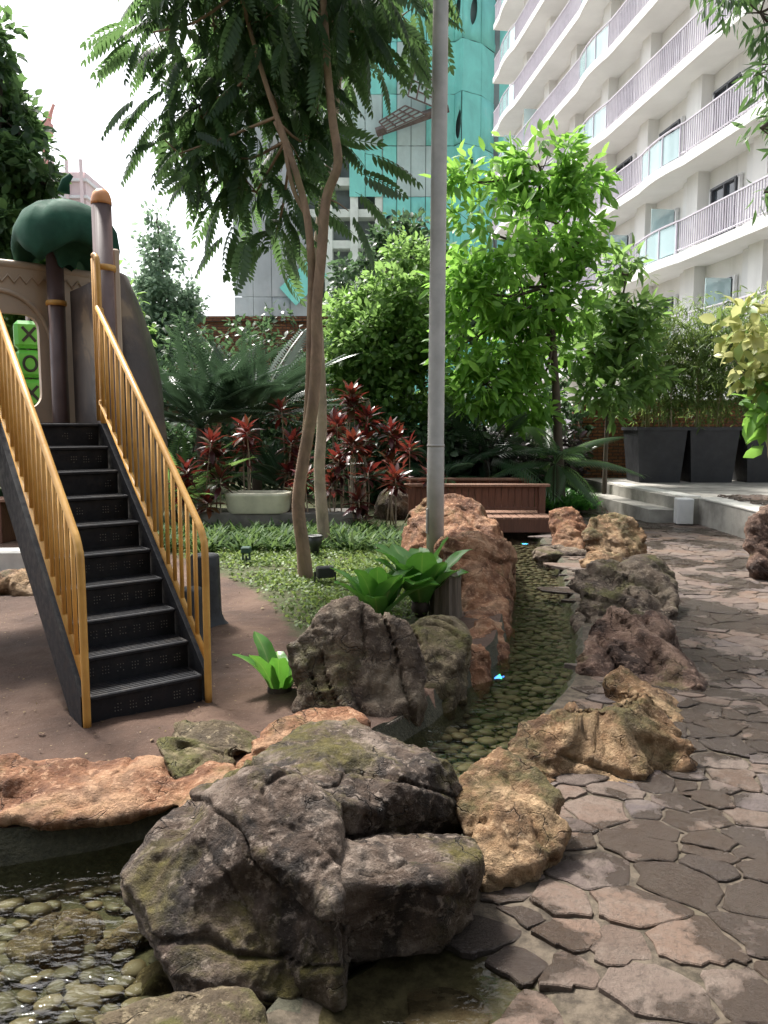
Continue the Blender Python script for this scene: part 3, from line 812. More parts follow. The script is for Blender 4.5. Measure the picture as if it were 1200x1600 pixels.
rock('boulder', 'tall upright slab rock in front of the bird nest fern', [
    px((449, 1012, 4.33), (476, 1000, 4.36), (500, 968, 4.39), (522, 944, 4.42), (548, 938, 4.43), (602, 964, 4.42), (640, 985, 4.39), (655, 1010, 4.36), (658, 1065, 4.30), (668, 1122, 4.24), (620, 1142, 4.19), (560, 1120, 4.18), (467, 1118, 4.23), (455, 1060, 4.27), (500, 1000, 4.63), (600, 990, 4.63), (640, 1060, 4.60), (480, 1060, 4.60)) + [G(480, 1150, -.3), G(640, 1160, -.3), G(600, 1090, -.3)],
    px((640, 1080, 4.24), (660, 1075, 4.27), (672, 1120, 4.23), (650, 1140, 4.19), (640, 1130, 4.36)) + [G(655, 1150, -.3)]], 'rock_grey', 0.015, 3, 0.028, 0.03, 0.009, bed_dir=(1, 0.2, 0.25), group=BIG)
rock('boulder', 'moss-topped angular rock beside the upright slab, overhanging the water', [
    px((640, 985, 4.9), (660, 966, 5.0), (700, 960, 5.05), (718, 972, 5.0), (735, 1000, 4.85), (728, 1030, 4.75), (700, 1050, 4.65), (668, 1060, 4.6), (650, 1020, 4.7), (720, 990, 5.3), (660, 990, 5.3)),
    px((660, 1050, 4.62), (735, 1005, 4.85), (720, 1060, 4.75), (690, 1105, 4.6), (670, 1110, 4.5), (720, 1040, 5.2), (660, 1060, 5.1)) + [G(680, 1120, -.3), G(720, 1080, -.3)]], 'rock_moss', 0.016, 4, 0.035, 0.03, 0.009, group=BIG)
rock('rock_bank', 'orange artificial rock bank curving along the stream beside the light pole', [
    px((628, 880, 8.92), (632, 840, 9.12), (645, 800, 9.31), (660, 782, 9.51), (720, 776, 9.70), (750, 790, 9.60), (775, 812, 9.31), (760, 840, 8.92), (700, 850, 8.63), (640, 885, 8.63), (650, 800, 10.09), (740, 800, 10.19), (790, 850, 9.51)) + [G(640, 895, -.3), G(780, 880, -.3), G(700, 860, -.3)],
    px((690, 850, 7.1), (740, 836, 7.2), (785, 842, 7.4), (799, 862, 7.5), (798, 905, 7.15), (793, 945, 6.9), (745, 952, 6.85), (712, 945, 6.95), (700, 860, 8.3), (765, 848, 9.2), (798, 862, 9.2), (680, 850, 9.2)) + [G(793, 985, -.3), G(720, 985, -.3), G(798, 885, -.3), G(690, 920, -.3)],
    px((728, 940, 6.65), (790, 928, 6.8), (795, 962, 6.5), (790, 990, 6.2), (745, 982, 6.15), (718, 972, 6.3), (760, 930, 7.2)) + [G(790, 1000, -.3), G(722, 1000, -.3)],
    px((712, 992, 5.65), (745, 962, 5.9), (790, 970, 6.1), (793, 1000, 5.85), (784, 1022, 5.65), (755, 1030, 5.45), (718, 1018, 5.4), (750, 970, 6.4)) + [G(782, 1038, -.3), G(715, 1045, -.3)],
    px((708, 1012, 5.25), (755, 1004, 5.4), (770, 1022, 5.3), (745, 1048, 5.1), (712, 1045, 5.05), (730, 1010, 5.7)) + [G(745, 1066, -.3), G(708, 1060, -.3)],
], 'rock_orange', 0.026, 5, 0.04, 0.045, 0.012, chisel=30)
rock('rock_bank', 'low orange rock bank between the bare earth and the pond', [
    px((-60, 1240, 3.12), (-60, 1200, 3.35), (0, 1210, 3.27), (40, 1212, 3.29), (120, 1205, 3.31), (200, 1196, 3.35), (262, 1180, 3.42), (300, 1190, 3.39), (300, 1235, 3.24), (268, 1262, 3.12), (180, 1283, 3.01), (60, 1292, 2.94), (-60, 1300, 2.90), (0, 1270, 2.94), (150, 1240, 3.12)) + [G(0, 1240, -.1), G(250, 1230, -.1)],
    px((280, 1195, 3.42), (335, 1200, 3.34), (392, 1208, 3.28), (405, 1242, 3.12), (330, 1262, 3.06), (275, 1266, 3.1), (340, 1195, 3.6)) + [G(300, 1240, -.05), G(390, 1235, -.05)],
    px((-20, 1190, 3.29), (20, 1180, 3.35), (52, 1192, 3.33), (60, 1212, 3.27), (40, 1240, 3.12), (-20, 1250, 3.09), (20, 1215, 3.42)),
], 'rock_orange', 0.012, 6, 0.016, 0.02, 0.006, bed_dir=(-0.5, 0.3, 0.8), chisel=8)
rock('boulder', 'mossy wedge-shaped rock on the low orange bank', [
    px((243, 1160, 3.55), (262, 1128, 3.7), (290, 1117, 3.8), (330, 1125, 3.8), (375, 1135, 3.8), (408, 1150, 3.75), (395, 1180, 3.55), (330, 1205, 3.35), (280, 1215, 3.28), (260, 1195, 3.4), (350, 1150, 4.0)) + [G(270, 1200, -.05), G(400, 1180, -.05)]], 'rock_moss', 0.012, 7, 0.025, 0.025, 0.007, group=BIG)
rock('boulder', 'smooth orange rock between the mossy wedge and the upright slab', [
    px((390, 1155, 3.5), (430, 1130, 3.6), (480, 1114, 3.7), (540, 1110, 3.75), (575, 1125, 3.7), (560, 1180, 3.6), (470, 1220, 3.4), (400, 1225, 3.3), (370, 1200, 3.4), (500, 1118, 4.0)) + [G(420, 1230, -.3), G(560, 1190, -.3), G(540, 1120, -.1)]], 'rock_orange', 0.013, 8, 0.025, 0.022, 0.007, group=BIG)
# right bank, near to far
rock('boulder', 'tan mossy rock lying beside the ledge of the largest boulder', [
    px((718, 1215, 3.06), (745, 1190, 3.15), (780, 1180, 3.18), (815, 1188, 3.15), (845, 1215, 3.06), (880, 1248, 2.97), (850, 1270, 2.88), (780, 1290, 2.82), (735, 1300, 2.82), (720, 1260, 2.91)) + [G(730, 1300, -.2), G(850, 1280, -.2), G(840, 1230, -.2)],
    px((760, 1262, 2.88), (790, 1236, 2.94), (828, 1246, 2.91), (850, 1280, 2.85), (888, 1292, 2.84), (870, 1330, 2.76), (820, 1365, 2.68), (760, 1378, 2.64), (745, 1330, 2.73), (742, 1290, 2.79)) + [G(760, 1385, -.2), G(880, 1315, -.2)]], 'rock_tan', 0.011, 9, 0.02, 0.026, 0.009, group=BIG)
rock('boulder', 'broad pale tan rock with mossy hollow on the path side of the stream', [
    px((790, 1160, 3.67), (815, 1130, 3.76), (850, 1118, 3.78), (900, 1110, 3.80), (960, 1085, 3.90), (1000, 1085, 3.90), (1040, 1110, 3.85), (1078, 1160, 3.71), (1075, 1195, 3.60), (1010, 1225, 3.49), (930, 1238, 3.44), (860, 1225, 3.44), (810, 1190, 3.56)) + [G(820, 1200, -.2), G(1000, 1240, -.1), G(1080, 1200, -.1), G(930, 1250, -.1)],
    px((885, 1110, 3.90), (888, 1065, 4.03), (915, 1055, 4.08), (950, 1060, 4.05), (990, 1090, 3.94), (960, 1120, 3.85), (900, 1125, 3.83)) + [G(890, 1130, -.2)]], 'rock_tan', 0.014, 10, 0.028, 0.03, 0.011, group=BIG)
rock('boulder', 'narrow wedge of tan rock pointing onto the path behind the broad tan rock', [
    px((945, 1060, 4.62), (968, 1038, 4.71), (990, 1048, 4.68), (1040, 1085, 4.57), (1095, 1120, 4.46), (1098, 1140, 4.39), (1060, 1148, 4.34), (1000, 1120, 4.39), (980, 1080, 4.79)) + [G(1090, 1150, -.1), G(1000, 1140, -.1), G(950, 1090, -.2)]], 'rock_tan', 0.016, 11, 0.03, 0.03, 0.01, group=BIG)
rock('boulder', 'dark reddish brown boulder with sloping side, middle of the path-side row', [
    px((908, 1010, 5.35), (915, 975, 5.47), (945, 956, 5.55), (985, 950, 5.57), (1030, 962, 5.51), (1050, 985, 5.39), (1075, 1030, 5.15), (1100, 1075, 4.95), (1085, 1085, 4.91), (1000, 1075, 4.95), (940, 1060, 5.03), (912, 1045, 5.11), (1000, 970, 5.71)) + [G(915, 1065, -.25), G(1095, 1092, -.1), G(1050, 1000, -.1)]], 'rock_brown', 0.019, 12, 0.035, 0.04, 0.011, bed_dir=(0.8, 0, 0.6), group=BIG)
rock('boulder', 'grey twin-lobed boulder with pointed snout over the water', [
    px((878, 915, 6.96), (895, 895, 7.07), (930, 876, 7.17), (965, 882, 7.14), (985, 910, 7.04), (985, 950, 6.82), (950, 972, 6.65), (912, 975, 6.62), (900, 950, 6.75), (940, 900, 7.28)) + [G(915, 990, -.25), G(980, 970, -.2)],
    px((968, 890, 7.10), (1000, 870, 7.21), (1025, 876, 7.19), (1052, 905, 7.04), (1060, 940, 6.86), (1050, 975, 6.65), (1000, 975, 6.62), (975, 940, 6.79), (1010, 890, 7.35)) + [G(1055, 990, -.1), G(990, 985, -.1)]], 'rock_grey', 0.022, 13, 0.04, 0.045, 0.012, bed_dir=(0.3, 0, 1), group=BIG)
rock('boulder', 'small flat tan rock tucked behind the twin-lobed boulder', [
    px((903, 875, 9.04), (915, 862, 9.12), (945, 862, 9.12), (972, 868, 9.08), (978, 885, 8.92), (920, 892, 8.88), (940, 870, 9.24)) + [G(910, 895, -.2), G(975, 890, -.2)]], 'rock_tan', 0.025, 14, 0.03, 0.03, 0.01, group=BIG)
rock('boulder', 'squat golden brown boulder near the footbridge, right one of the pair', [
    px((910, 835, 10.02), (918, 806, 10.10), (950, 800, 10.14), (985, 806, 10.10), (1010, 830, 9.98), (1014, 858, 9.82), (985, 868, 9.78), (925, 866, 9.78), (960, 810, 10.42)) + [G(920, 876, -.15), G(1010, 870, -.1), G(960, 860, -.1)]], 'rock_tan', 0.03, 15, 0.03, 0.035, 0.014, group=BIG)
rock('boulder', 'rounded egg-shaped orange boulder at the end of the footbridge', [
    px((855, 825, 10.72), (860, 800, 10.80), (880, 790, 10.84), (905, 798, 10.80), (918, 825, 10.68), (912, 850, 10.56), (880, 856, 10.52), (862, 845, 10.60), (885, 800, 11.04)) + [G(865, 862, -.15), G(912, 862, -.1)]], 'rock_orange', 0.03, 16, 0.02, 0.02, 0.012, group=BIG)
rock('boulder', 'dark brown rock at the right edge, standing on the path', [
    px((1166, 850, 8.50), (1172, 815, 8.60), (1190, 793, 8.65), (1240, 785, 8.65), (1290, 810, 8.55), (1300, 870, 8.35), (1250, 900, 8.20), (1178, 896, 8.25), (1230, 800, 9.00)) + [G(1180, 905, -.05), G(1290, 905, -.05)]], 'rock_brown', 0.028, 17, 0.05, 0.045, 0.012, group=BIG)
# small and far ones
def stone_at(p, r, seed, mat, label, rz=0.0, vox=None, z=None):
    c = np.array(p, float)
    return rock('boulder', label, [blob(c, r, seed, rz=rz)], mat, vox or max(r) / 22, seed, max(r) * 0.09, max(r) * 0.07, max(r) * 0.02, group=BIG)
a = W(95, 1480, -0.2); stone_at((a[0], a[1], -0.22), (0.16, 0.12, 0.13), 31, 'rock_grey', 'flat dark rock lying under water in the pond corner', 0.3)
a = W(185, 1500, -0.2); stone_at((a[0] - 0.02, a[1] + 0.05, -0.23), (0.11, 0.06, 0.12), 32, 'rock_grey', 'narrow ridge of rock just under the pond surface beside the flat rock', 0.7)
a = W(105, 1450, WZ); stone_at((a[0], a[1], -0.17), (0.06, 0.05, 0.115), 33, 'rock_big', 'little dark stone tip poking out of the pond', 0.2)
a = W(246, 1500, -0.1); stone_at((a[0], a[1], -0.24), (0.09, 0.07, 0.12), 34, 'rock_moss', 'small mossy stone half under water at the foot of the largest boulder', 0.2)
a = W(30, 935, 0.05); stone_at((a[0] + 0.05, a[1] + 0.35, 0.09), (0.62, 0.28, 0.14), 35, 'rock_tan', 'flat pale rock behind the stair foot', 0.2)
a = W(890, 880, 0); stone_at((2.28, 10.0, -0.08), (0.42, 0.35, 0.14), 36, 'rock_grey', 'flat pale stone slab at the water edge below the egg-shaped boulder', 0.1)
stone_at((2.05, 14.9, 0.25), (0.42, 0.3, 0.42), 37, 'rock_tan', 'tan rock showing above the rear rail of the footbridge', 0.2, 0.05)
stone_at((0.15, 13.3, 0.2), (0.3, 0.25, 0.42), 38, 'rock_grey', 'grey rock at the lawn end of the footbridge', 0.4, 0.04)
stone_at((0.95, 10.9, 0.55), (0.13, 0.12, 0.1), 39, 'rock_grey', 'small grey stone resting on top of the orange rock bank', 0.1)

# ------------------------------------------------------------------ plates with openings
def rrect(w, h, r, n=6):
    out = []
    for cx, cy, a0 in ((w / 2 - r, h / 2 - r, 0), (-w / 2 + r, h / 2 - r, 90), (-w / 2 + r, -h / 2 + r, 180), (w / 2 - r, -h / 2 + r, 270)):
        for k in range(n + 1):
            a = math.radians(a0 + 90 * k / n); out.append((cx + r * math.cos(a), cy + r * math.sin(a)))
    return np.array(out)
def plate_hole(outer, hole, to3, th):
    """outer rectangle (w,h centred) with a hole outline inside; to3 maps (s,z,depth) to world"""
    w, h = outer; c = hole.mean(0); V2 = []; n = len(hole)
    ring = []
    for p in hole:
        dv = p - c; k = 1e9
        for lim, ax in ((w / 2, 0), (-w / 2, 0), (h / 2, 1), (-h / 2, 1)):
            if dv[ax] * lim > 0 or (abs(dv[ax]) > 1e-9 and (lim - c[ax]) / dv[ax] > 0): 
                t = (lim - c[ax]) / dv[ax]
                if t > 0: k = min(k, t)
        ring.append(c + dv * k)
    ring = np.array(ring)
    for lx in (-w / 2, w / 2):                        # keep the four corners
        for ly in (-h / 2, h / 2):
            i = np.argmin(np.hypot(ring[:, 0] - lx, ring[:, 1] - ly)); ring[i] = (lx, ly)
    V = [to3(p[0], p[1], 0) for p in hole] + [to3(p[0], p[1], 0) for p in ring] + [to3(p[0], p[1], th) for p in hole] + [to3(p[0], p[1], th) for p in ring]
    Fc = []
    for i in range(n):
        j = (i + 1) % n
        Fc += [(i, j, n + j, n + i), (2 * n + i, 3 * n + i, 3 * n + j, 2 * n + j), (i, 2 * n + i, 2 * n + j, j), (n + i, n + j, 3 * n + j, 3 * n + i)]
    return V, Fc

# ------------------------------------------------------------------ white apartment building
TB = np.array([-0.128, 0.9918]); NB = np.array([-0.9918, -0.128])
def fac(Y, off=0.0):                                   # point on the facade line at distance Y, off metres in front
    return np.array([11.2 - 0.129 * (Y - 20.7), Y]) + NB * off
condo = thing('apartment_building', 'white apartment block with wavy balconies and mauve railings', 'building', (*fac(30), 0))
co = origin(condo); RZB = math.atan2(-TB[1], -TB[0])
Y0, Y1, FH = 11.0, 49.0, 2.95
mb = MB(); a, b = fac(Y0), fac(Y1); back = -NB * 9
mb.prism([tuple(a), tuple(b), tuple(b + back), tuple(a + back)], 0, 40)
mb.build('wall', M['white_wall'], condo)
bays = np.arange(Y0 + 1, Y1, 3.7)
for y in bays:                                          # piers that stand out between the bays
    p = fac(y, 0.2); m = MB(); m.box((p[0], p[1], 20), (0.7, 0.42, 39.8), RZB); m.build('pier', M['white_wall'], condo)
    p = fac(y + 0.75, 0.1); m = MB(); m.box((p[0], p[1], 20), (0.45, 0.2, 39.7), RZB); m.build('pier', M['white_soffit'], condo)
# shared window meshes
def local_mesh(name, mb_, mat):
    me = bpy.data.meshes.new(name); me.from_pydata(mb_.v, [], mb_.f); me.materials.append(mat); return me
fm = MB(); ww, wh = 1.35, 1.5
for x, z, sx, sz in ((0, wh / 2, ww + .1, .07), (0, -wh / 2, ww + .1, .07), (-ww / 2, 0, .07, wh), (ww / 2, 0, .07, wh), (0.05, 0, .06, wh)): fm.box((x, -0.05, z), (sx, 0.12, sz))
FRM = local_mesh('window', fm, M['frame_dark'])
gm = MB(); gm.box((0, 0.0, 0), (ww, 0.03, wh)); PAN = local_mesh('pane', gm, M['pane'])
wm2 = MB()
for x, z, sx, sz in ((0, .78, 1.75, .09), (0, -.80, 1.75, .09), (-.82, 0, .09, 1.6), (.82, 0, .09, 1.6)): wm2.box((x, -0.02, z), (sx, 0.1, sz))
SUR = local_mesh('surround', wm2, M['frame_white'])
rgb = np.random.default_rng(5)
def offs(Y, phase):                                     # balcony depth: straight runs and bulging glass bays
    q = ((Y - 16.5 + phase) % 12.5) / 12.5
    if q < 0.76: return 1.2
    t = (q - 0.76) / 0.24
    return 1.2 + 0.14 * math.sin(math.pi * t) ** 0.8
for k in range(0, 12):
    zr = 2.15 + FH * k; zs = zr - 1.02; phase = 0.0 if k < 4 else 6.3
    ys = np.arange(Y0, Y1 + 0.01, 0.25)
    edge = np.array([fac(y, offs(y, phase)) for y in ys]); inn = np.array([fac(y, -0.05) for y in ys]); n = len(ys)
    V = [(*p, zs - 0.30) for p in edge] + [(*p, zs) for p in edge] + [(*p, zs - 0.30) for p in inn] + [(*p, zs) for p in inn]; Fc = []
    for i in range(n - 1):
        Fc += [(i, i + 1, n + i + 1, n + i), (n + i, n + i + 1, 3 * n + i + 1, 3 * n + i), (2 * n + i, 2 * n + i + 1, i + 1, i)]
    Fc += [(0, n, 3 * n, 2 * n), (n - 1, 3 * n - 1, 4 * n - 1, 2 * n - 1)]
    slab = pmesh('balcony', V, Fc, M['white_soffit'], condo)
    # railing in runs: bars on the straight parts, glass on the bays
    runs = []; cur = None
    for i, y in enumerate(ys):
        g = offs(y, phase) > 1.2001
        if cur is None or cur[0] != g: cur = [g, []]; runs.append(cur)
        cur[1].append(y)
    for g, yy in runs:
        if len(yy) < 3: continue
        yy = np.array(yy + ([yy[-1] + 0.25] if yy[-1] + 0.25 < Y1 else []))
        L = np.array([[*fac(y, offs(y, phase) - 0.08), zr] for y in yy])
        m = MB(); m.tube(L, 0.035, 5)
        if not g:
            m.tube(L - [0, 0, 0.9], 0.025, 4)
            for y in np.arange(yy[0], yy[-1], 0.13):
                p = fac(y, 1.12); m.box((p[0], p[1], zr - 0.47), (0.035, 0.035, 0.94))
            m.build('bar_railing', M['rail_mauve'], slab)
        else:
            for y in yy[::4]:
                p = fac(y, offs(y, phase) - 0.08); m.box((p[0], p[1], zr - 0.5), (0.05, 0.05, 1.0))
            m.build('glass_railing_frame', M['rail_mauve'], slab)
            gl = MB(); m_ = len(L); Vg = [tuple(p - [0, 0, 0.08]) for p in L] + [tuple(p - [0, 0, 0.95]) for p in L]
            Vg += [(v[0] + 0.012, v[1], v[2]) for v in Vg]
            gl.add(Vg, [(i, i + 1, m_ + i + 1, m_ + i) for i in range(m_ - 1)] + [(2 * m_ + i, 3 * m_ + i, 3 * m_ + i + 1, 2 * m_ + i + 1) for i in range(m_ - 1)])
            gl.build('glass_panel', M['rail_glass'], slab)
    for bi, y in enumerate(bays):
        if k == 0: continue
        wy = y + 2.35 + rgb.uniform(-0.1, 0.1); p = fac(wy, 0.06); zc = zs + 1.22
        w = bpy.data.objects.new('window', FRM); C.objects.link(w); w.parent = condo
        w.location = Vector((p[0], p[1], zc)) - Vector(co); w.rotation_euler = (0, 0, RZB)
        for nm, me in (('pane', PAN), ('surround', SUR)):
            q_ = bpy.data.objects.new(nm, me); C.objects.link(q_); q_.parent = w
        if rgb.uniform() < 0.16:
            p = fac(y + 1.3, 0.75); m = MB(); m.box((p[0], p[1], zs + 0.95), (0.04, 0.8, 1.9), RZB); m.build('privacy_screen', M['rail_glass'], condo)

# ------------------------------------------------------------------ netted tower under construction
YT = 80.0
tow = thing('tower_under_construction', 'tower under construction wrapped in turquoise safety netting', 'building', (0, YT + 6, 0))
mb = MB(); mb.box((-1.5, YT + 8, 28), (25.5, 13, 56)); mb.build('core', M['site_dark'], tow)
for k in range(19):                                     # open floors
    z = 1.5 + 2.95 * k
    m = MB(); m.box((-4.1, YT + 1.2, z), (7.6, 2.6, 0.75)); m.build('floor_slab', M['site_concrete'], tow)
for x in (-7.9, -5.4, -2.9, -0.5):
    m = MB(); m.box((x, YT + 0.9, 28), (0.75, 2.8, 56)); m.build('column', M['site_concrete'], tow)
nrg = np.random.default_rng(21)
def net_panel(p0, p1, z0, z1, mat, hole=None, thick=0.03):
    p0 = np.array(p0, float); p1 = np.array(p1, float); w = np.linalg.norm(p1 - p0); t = (p1 - p0) / w; nn = np.array([t[1], -t[0]]); mid = (p0 + p1) / 2
    jit = nrg.uniform(0, 0.08); sag = nrg.uniform(0.01, 0.07); cx = nrg.uniform(-.3, .3)
    def to3(s, z, dd):
        bul = sag * math.cos(math.pi * s / w) * math.cos(math.pi * z / (z1 - z0)) + 0.04 * math.sin(9 * s / w + cx * 10)
        q = mid + t * s + nn * (jit + bul - dd); return (q[0], q[1], (z0 + z1) / 2 + z)
    if hole is not None:
        V, Fc = plate_hole((w, z1 - z0), hole, to3, thick)
    else:
        nxx, nzz = 5, 6; V = []; Fc = []
        for dd in (0, thick):
            for j in range(nzz):
                for i in range(nxx): V.append(to3(-w / 2 + w * i / (nxx - 1), (z1 - z0) * (j / (nzz - 1) - 0.5), dd))
        o2 = nxx * nzz
        for j in range(nzz - 1):
            for i in range(nxx - 1):
                q = j * nxx + i; Fc += [(q, q + 1, q + nxx + 1, q + nxx), (o2 + q, o2 + q + nxx, o2 + q + nxx + 1, o2 + q + 1)]
    return pmesh('net_panel', V, Fc, M[mat], tow, True)
def lens(w, h, cx=0, cy=0, tilt=0.0, n=20):
    a = np.linspace(0, 2 * math.pi, n, endpoint=False)
    x = w / 2 * np.sign(np.cos(a)) * np.abs(np.cos(a)) ** 1.3; y = h / 2 * np.sin(a)
    return np.c_[cx + x + tilt * y, cy + y]
def px2x(p, Y): return (p - 600) / FPX * Y
rows = np.arange(0, 58, 4.7)
# grey-white wrapped wing
xs = [px2x(p, YT) for p in (373, 402, 430, 458, 486)]
for i in range(4):
    for j in range(12):
        net_panel((xs[i] + .03, YT - 0.6), (xs[i + 1] - .03, YT - 0.6), rows[j] + .03, rows[j + 1] - .03, 'net_grey', lens(0.25, 1.1, nrg.uniform(-.4, .4), nrg.uniform(-.8, .8)) if (i * 5 + j * 3) % 4 == 0 else None)
p = D(474, 440, YT - 1.2); m = MB(); m.box((p[0], p[1], p[2]), (4.2, 0.05, 2.3), R=np.array(Matrix.Rotation(-0.75, 3, 'Y'))); m.build('loose_net', M['net_green'], tow)
# main wrapped front
xs = [px2x(p, YT) for p in (598, 619, 640, 662, 688, 704)]
for i in range(5):
    for j in range(12):
        mt = 'net_green'
        if (i in (1, 2) and j in (6, 7, 5)) or (i == 3 and j in (5, 9)): mt = 'net_pale'
        hole = lens(1.0, 1.3) if (i, j) == (0, 4) else (lens(0.3, 0.9, .2, .6) if (i * 3 + j * 2) % 7 == 0 else None)
        net_panel((xs[i] + .03, YT - 0.7), (xs[i + 1] - .03, YT - 0.7), rows[j] + .03, rows[j + 1] - .03, mt, hole)
for j in range(5, 12):                                  # netting that also covers part of the open floors
    for a_, b2 in ((548, 572), (572, 597)):
        if (j + a_) % 5 == 0: continue
        net_panel((px2x(a_, YT) + .03, YT - 0.65), (px2x(b2, YT) - .03, YT - 0.65), rows[j] + .03, rows[j + 1] - .03, 'net_green' if j % 3 else 'net_pale')
# faceted corner
pts = [(px2x(704, YT), YT - 0.7), (px2x(716, YT - 1.6), YT - 1.6), (px2x(744, YT - 0.4), YT - 0.4), (px2x(786, YT + 4), YT + 4)]
for i in range(3):
    for j in range(12):
        hole = lens(0.75, 2.6, nrg.uniform(-.2, .2), nrg.uniform(-.6, .6), 0.12) if (j in (5, 6, 8, 9, 10) and (i + j) % 2 == 0) or (i == 1 and j >= 8) else None
        net_panel(pts[i], pts[i + 1], rows[j] + .03, rows[j + 1] - .03, 'net_green', hole)
    q = pts[i + 1]
m = MB(); m.prism([(pts[0][0] + .3, YT), (pts[1][0] + .2, YT - .9), (pts[2][0], YT + .4), (pts[3][0], YT + 5), (pts[3][0], YT + 12), (pts[0][0], YT + 12)], 0, 55.5); m.build('corner_core', M['site_dark'], tow)
# catch platform with wire panels
pa, pb = D(588, 207, YT - 2), D(700, 168, YT - 2)
m = MB(); m.tube([pa, pb], 0.45, 4); m.build('platform_beam', M['site_steel'], tow)
for quad in (((592, 190), (633, 165), (664, 178), (605, 205)), ((637, 150), (652, 100), (690, 118), (690, 172))):
    q = [D(*p, YT - 3) for p in quad]; m = MB()
    for s in np.linspace(0, 1, 5):
        m.tube([q[0] * (1 - s) + q[1] * s, q[3] * (1 - s) + q[2] * s], 0.07, 4); m.tube([q[0] * (1 - s) + q[3] * s, q[1] * (1 - s) + q[2] * s], 0.07, 4)
    fr_ = m.build('wire_panel', M['site_steel'], tow)
    off_ = np.array([0, 0.15, 0]); m = MB(); m.add([x + off_ for x in q] + [x + off_ * 2 for x in q], [(0, 1, 2, 3), (7, 6, 5, 4)]); m.build('mesh_sheet', M['net_pale'], fr_)
# far tower and crane, left
ft = thing('far_tower', 'unfinished tower in haze-washed colours far behind the leafy trees', 'building', (-62, 158, 0))
m = MB(); m.box((-62, 158, 24), (14, 12, 48)); m.build('core', M['far_haze_pink'], ft)
for k in range(16):
    m = MB(); m.box((-62, 157.8, 3 * k + 1.5), (14.8, 12.9, 0.5)); m.build('floor_slab', M['frame_white'], ft)
for x in np.linspace(-68.5, -55.5, 6):
    m = MB(); m.box((x, 151.3, 25), (0.5, 0.5, 50)); m.build('column', M['far_haze_pink'], ft)
crane = thing('tower_crane', 'faint red tower crane on the skyline', 'crane', (-86, 200, 0))
m = MB(); q0 = D(70, 330, 200); q1 = D(70, 205, 200)
m.tube([(q0[0], 200, 0), (q1[0], 200, q1[2])], 0.8, 4); m.build('mast', M['far_red'], crane)
m = MB(); j0, j1 = D(66, 212, 200), D(84, 163, 200); m.tube([j0, j1], [0.8, 0.4], 4); m.tube([j0 + [1, 0, -1], j1], [0.3, 0.2], 4); m.build('jib', M['far_red'], crane)
m = MB(); m.box(tuple(q1 + [0, 0, 0.5]), (3, 3, 3)); m.build('cab', M['far_red'], crane)

# ------------------------------------------------------------------ brick walls, platform, steps, planters
w = MB(); w.box((9.1, 19.0, 1.05), (9.2, 0.3, 2.3)); bw = w.build('brick_wall', M['brick']); tag(bw, 'rough brown brick wall behind the black planters', 'wall')
w = MB(); w.box((5.3, 18.55, 0.85), (1.5, 0.4, 1.9)); ob = w.build('brick_pier', M['brick']); tag(ob, 'orange brick pier where the wall ends by the palm', 'wall')
w = MB(); w.box((-6.5, 24.0, 2.2), (12.0, 0.3, 4.9)); w.box((-6.5, 24, 4.72), (12.1, 0.42, 0.16)); ob = w.build('brick_wall', M['brick']); tag(ob, 'tall red brick boundary wall behind the dark palms', 'wall')
pl = tag(MB().prism(PLAT, -0.3, 0.40).build('terrace', M['concrete']), kind='structure')
m = MB().prism([(4.45, 13.25), (4.98, 13.12), (4.70, 16.4), (4.12, 16.9)], -0.3, 0.2); st = m.build('terrace_step', M['concrete']); st['kind'] = 'structure'
m = MB(); m.bbox((4.93, 12.98, 0.205), (0.26, 0.24, 0.42), 0.012, -0.1); tag(m.build('kerb_block', M['frame_white']), 'white painted concrete block at the corner of the steps', 'block')
m = MB(); m.bbox((5.03, 15.0, 0.405), (0.3, 3.4, 0.03), 0.008, 0.1); tag(m.build('coping', M['concrete_pale'], pl))
m = MB(); m.bbox((5.36, 10.0, 0.41), (0.34, 6.0, 0.035), 0.008); tag(m.build('coping', M['concrete_pale'], pl))
# pebble mosaic on the terrace
rest = MB(); rv = []
for i in range(900):
    p = np.array([nrg.uniform(5.7, 8.5), nrg.uniform(11.2, 13.6)]); s_ = nrg.uniform(0.03, 0.07)
    rest.add((EV[:, :] * np.array([s_ * 1.4, s_, 0.02])) @ rotz(nrg.uniform(-.5, .5)).T + np.array([p[0], p[1], 0.405]), EF); rv += [nrg.uniform(0.4, 1)] * len(EV)
tag(rest.build('pebble_mosaic', M['flag'], pl, True, rv), kind='stuff')
PLANTERS = []
for i, (xc, lab) in enumerate(((5.83, 'black tapered planter nearest the palm, first of the row of three'), (6.93, 'black tapered planter in the middle of the row of three'), (8.12, 'black tapered planter at the right end of the row, cut by the picture edge'))):
    yc = 17.2; t = thing('planter', lab, 'planter', (xc, yc, 0.4), 'black planters on the terrace')
    m = MB(); a0, a1, h = 0.43, 0.53, 1.17
    prof = [(a0, 0), (a1, h), (a1 + .03, h), (a1 + .03, h + .0), (a1 - .05, h), (a1 - .06, h - .12)]
    V = []; Fc = []
    lv = [(a0, 0.0), (a1 - .012, h - .07), (a1 + .02, h - .07), (a1 + .02, h), (a1 - .05, h), (a1 - .06, h - .1)]
    for r, z in lv: V += [(xc + sx * r, yc + sy * r, 0.4 + z) for sx, sy in ((-1, -1), (1, -1), (1, 1), (-1, 1))]
    for j in range(len(lv) - 1):
        for k in range(4): Fc.append((4 * j + k, 4 * j + (k + 1) % 4, 4 * j + 4 + (k + 1) % 4, 4 * j + 4 + k))
    Fc.append((3, 2, 1, 0)); m.add(V, Fc); m.build('pot', M['pot_black'], t)
    m = MB(); m.box((xc, yc, 0.4 + h - .11), (a1 * 1.9, a1 * 1.9, .03)); m.build('soil', M['soil'], t)
    PLANTERS.append((xc, yc, 0.4 + h - .1))

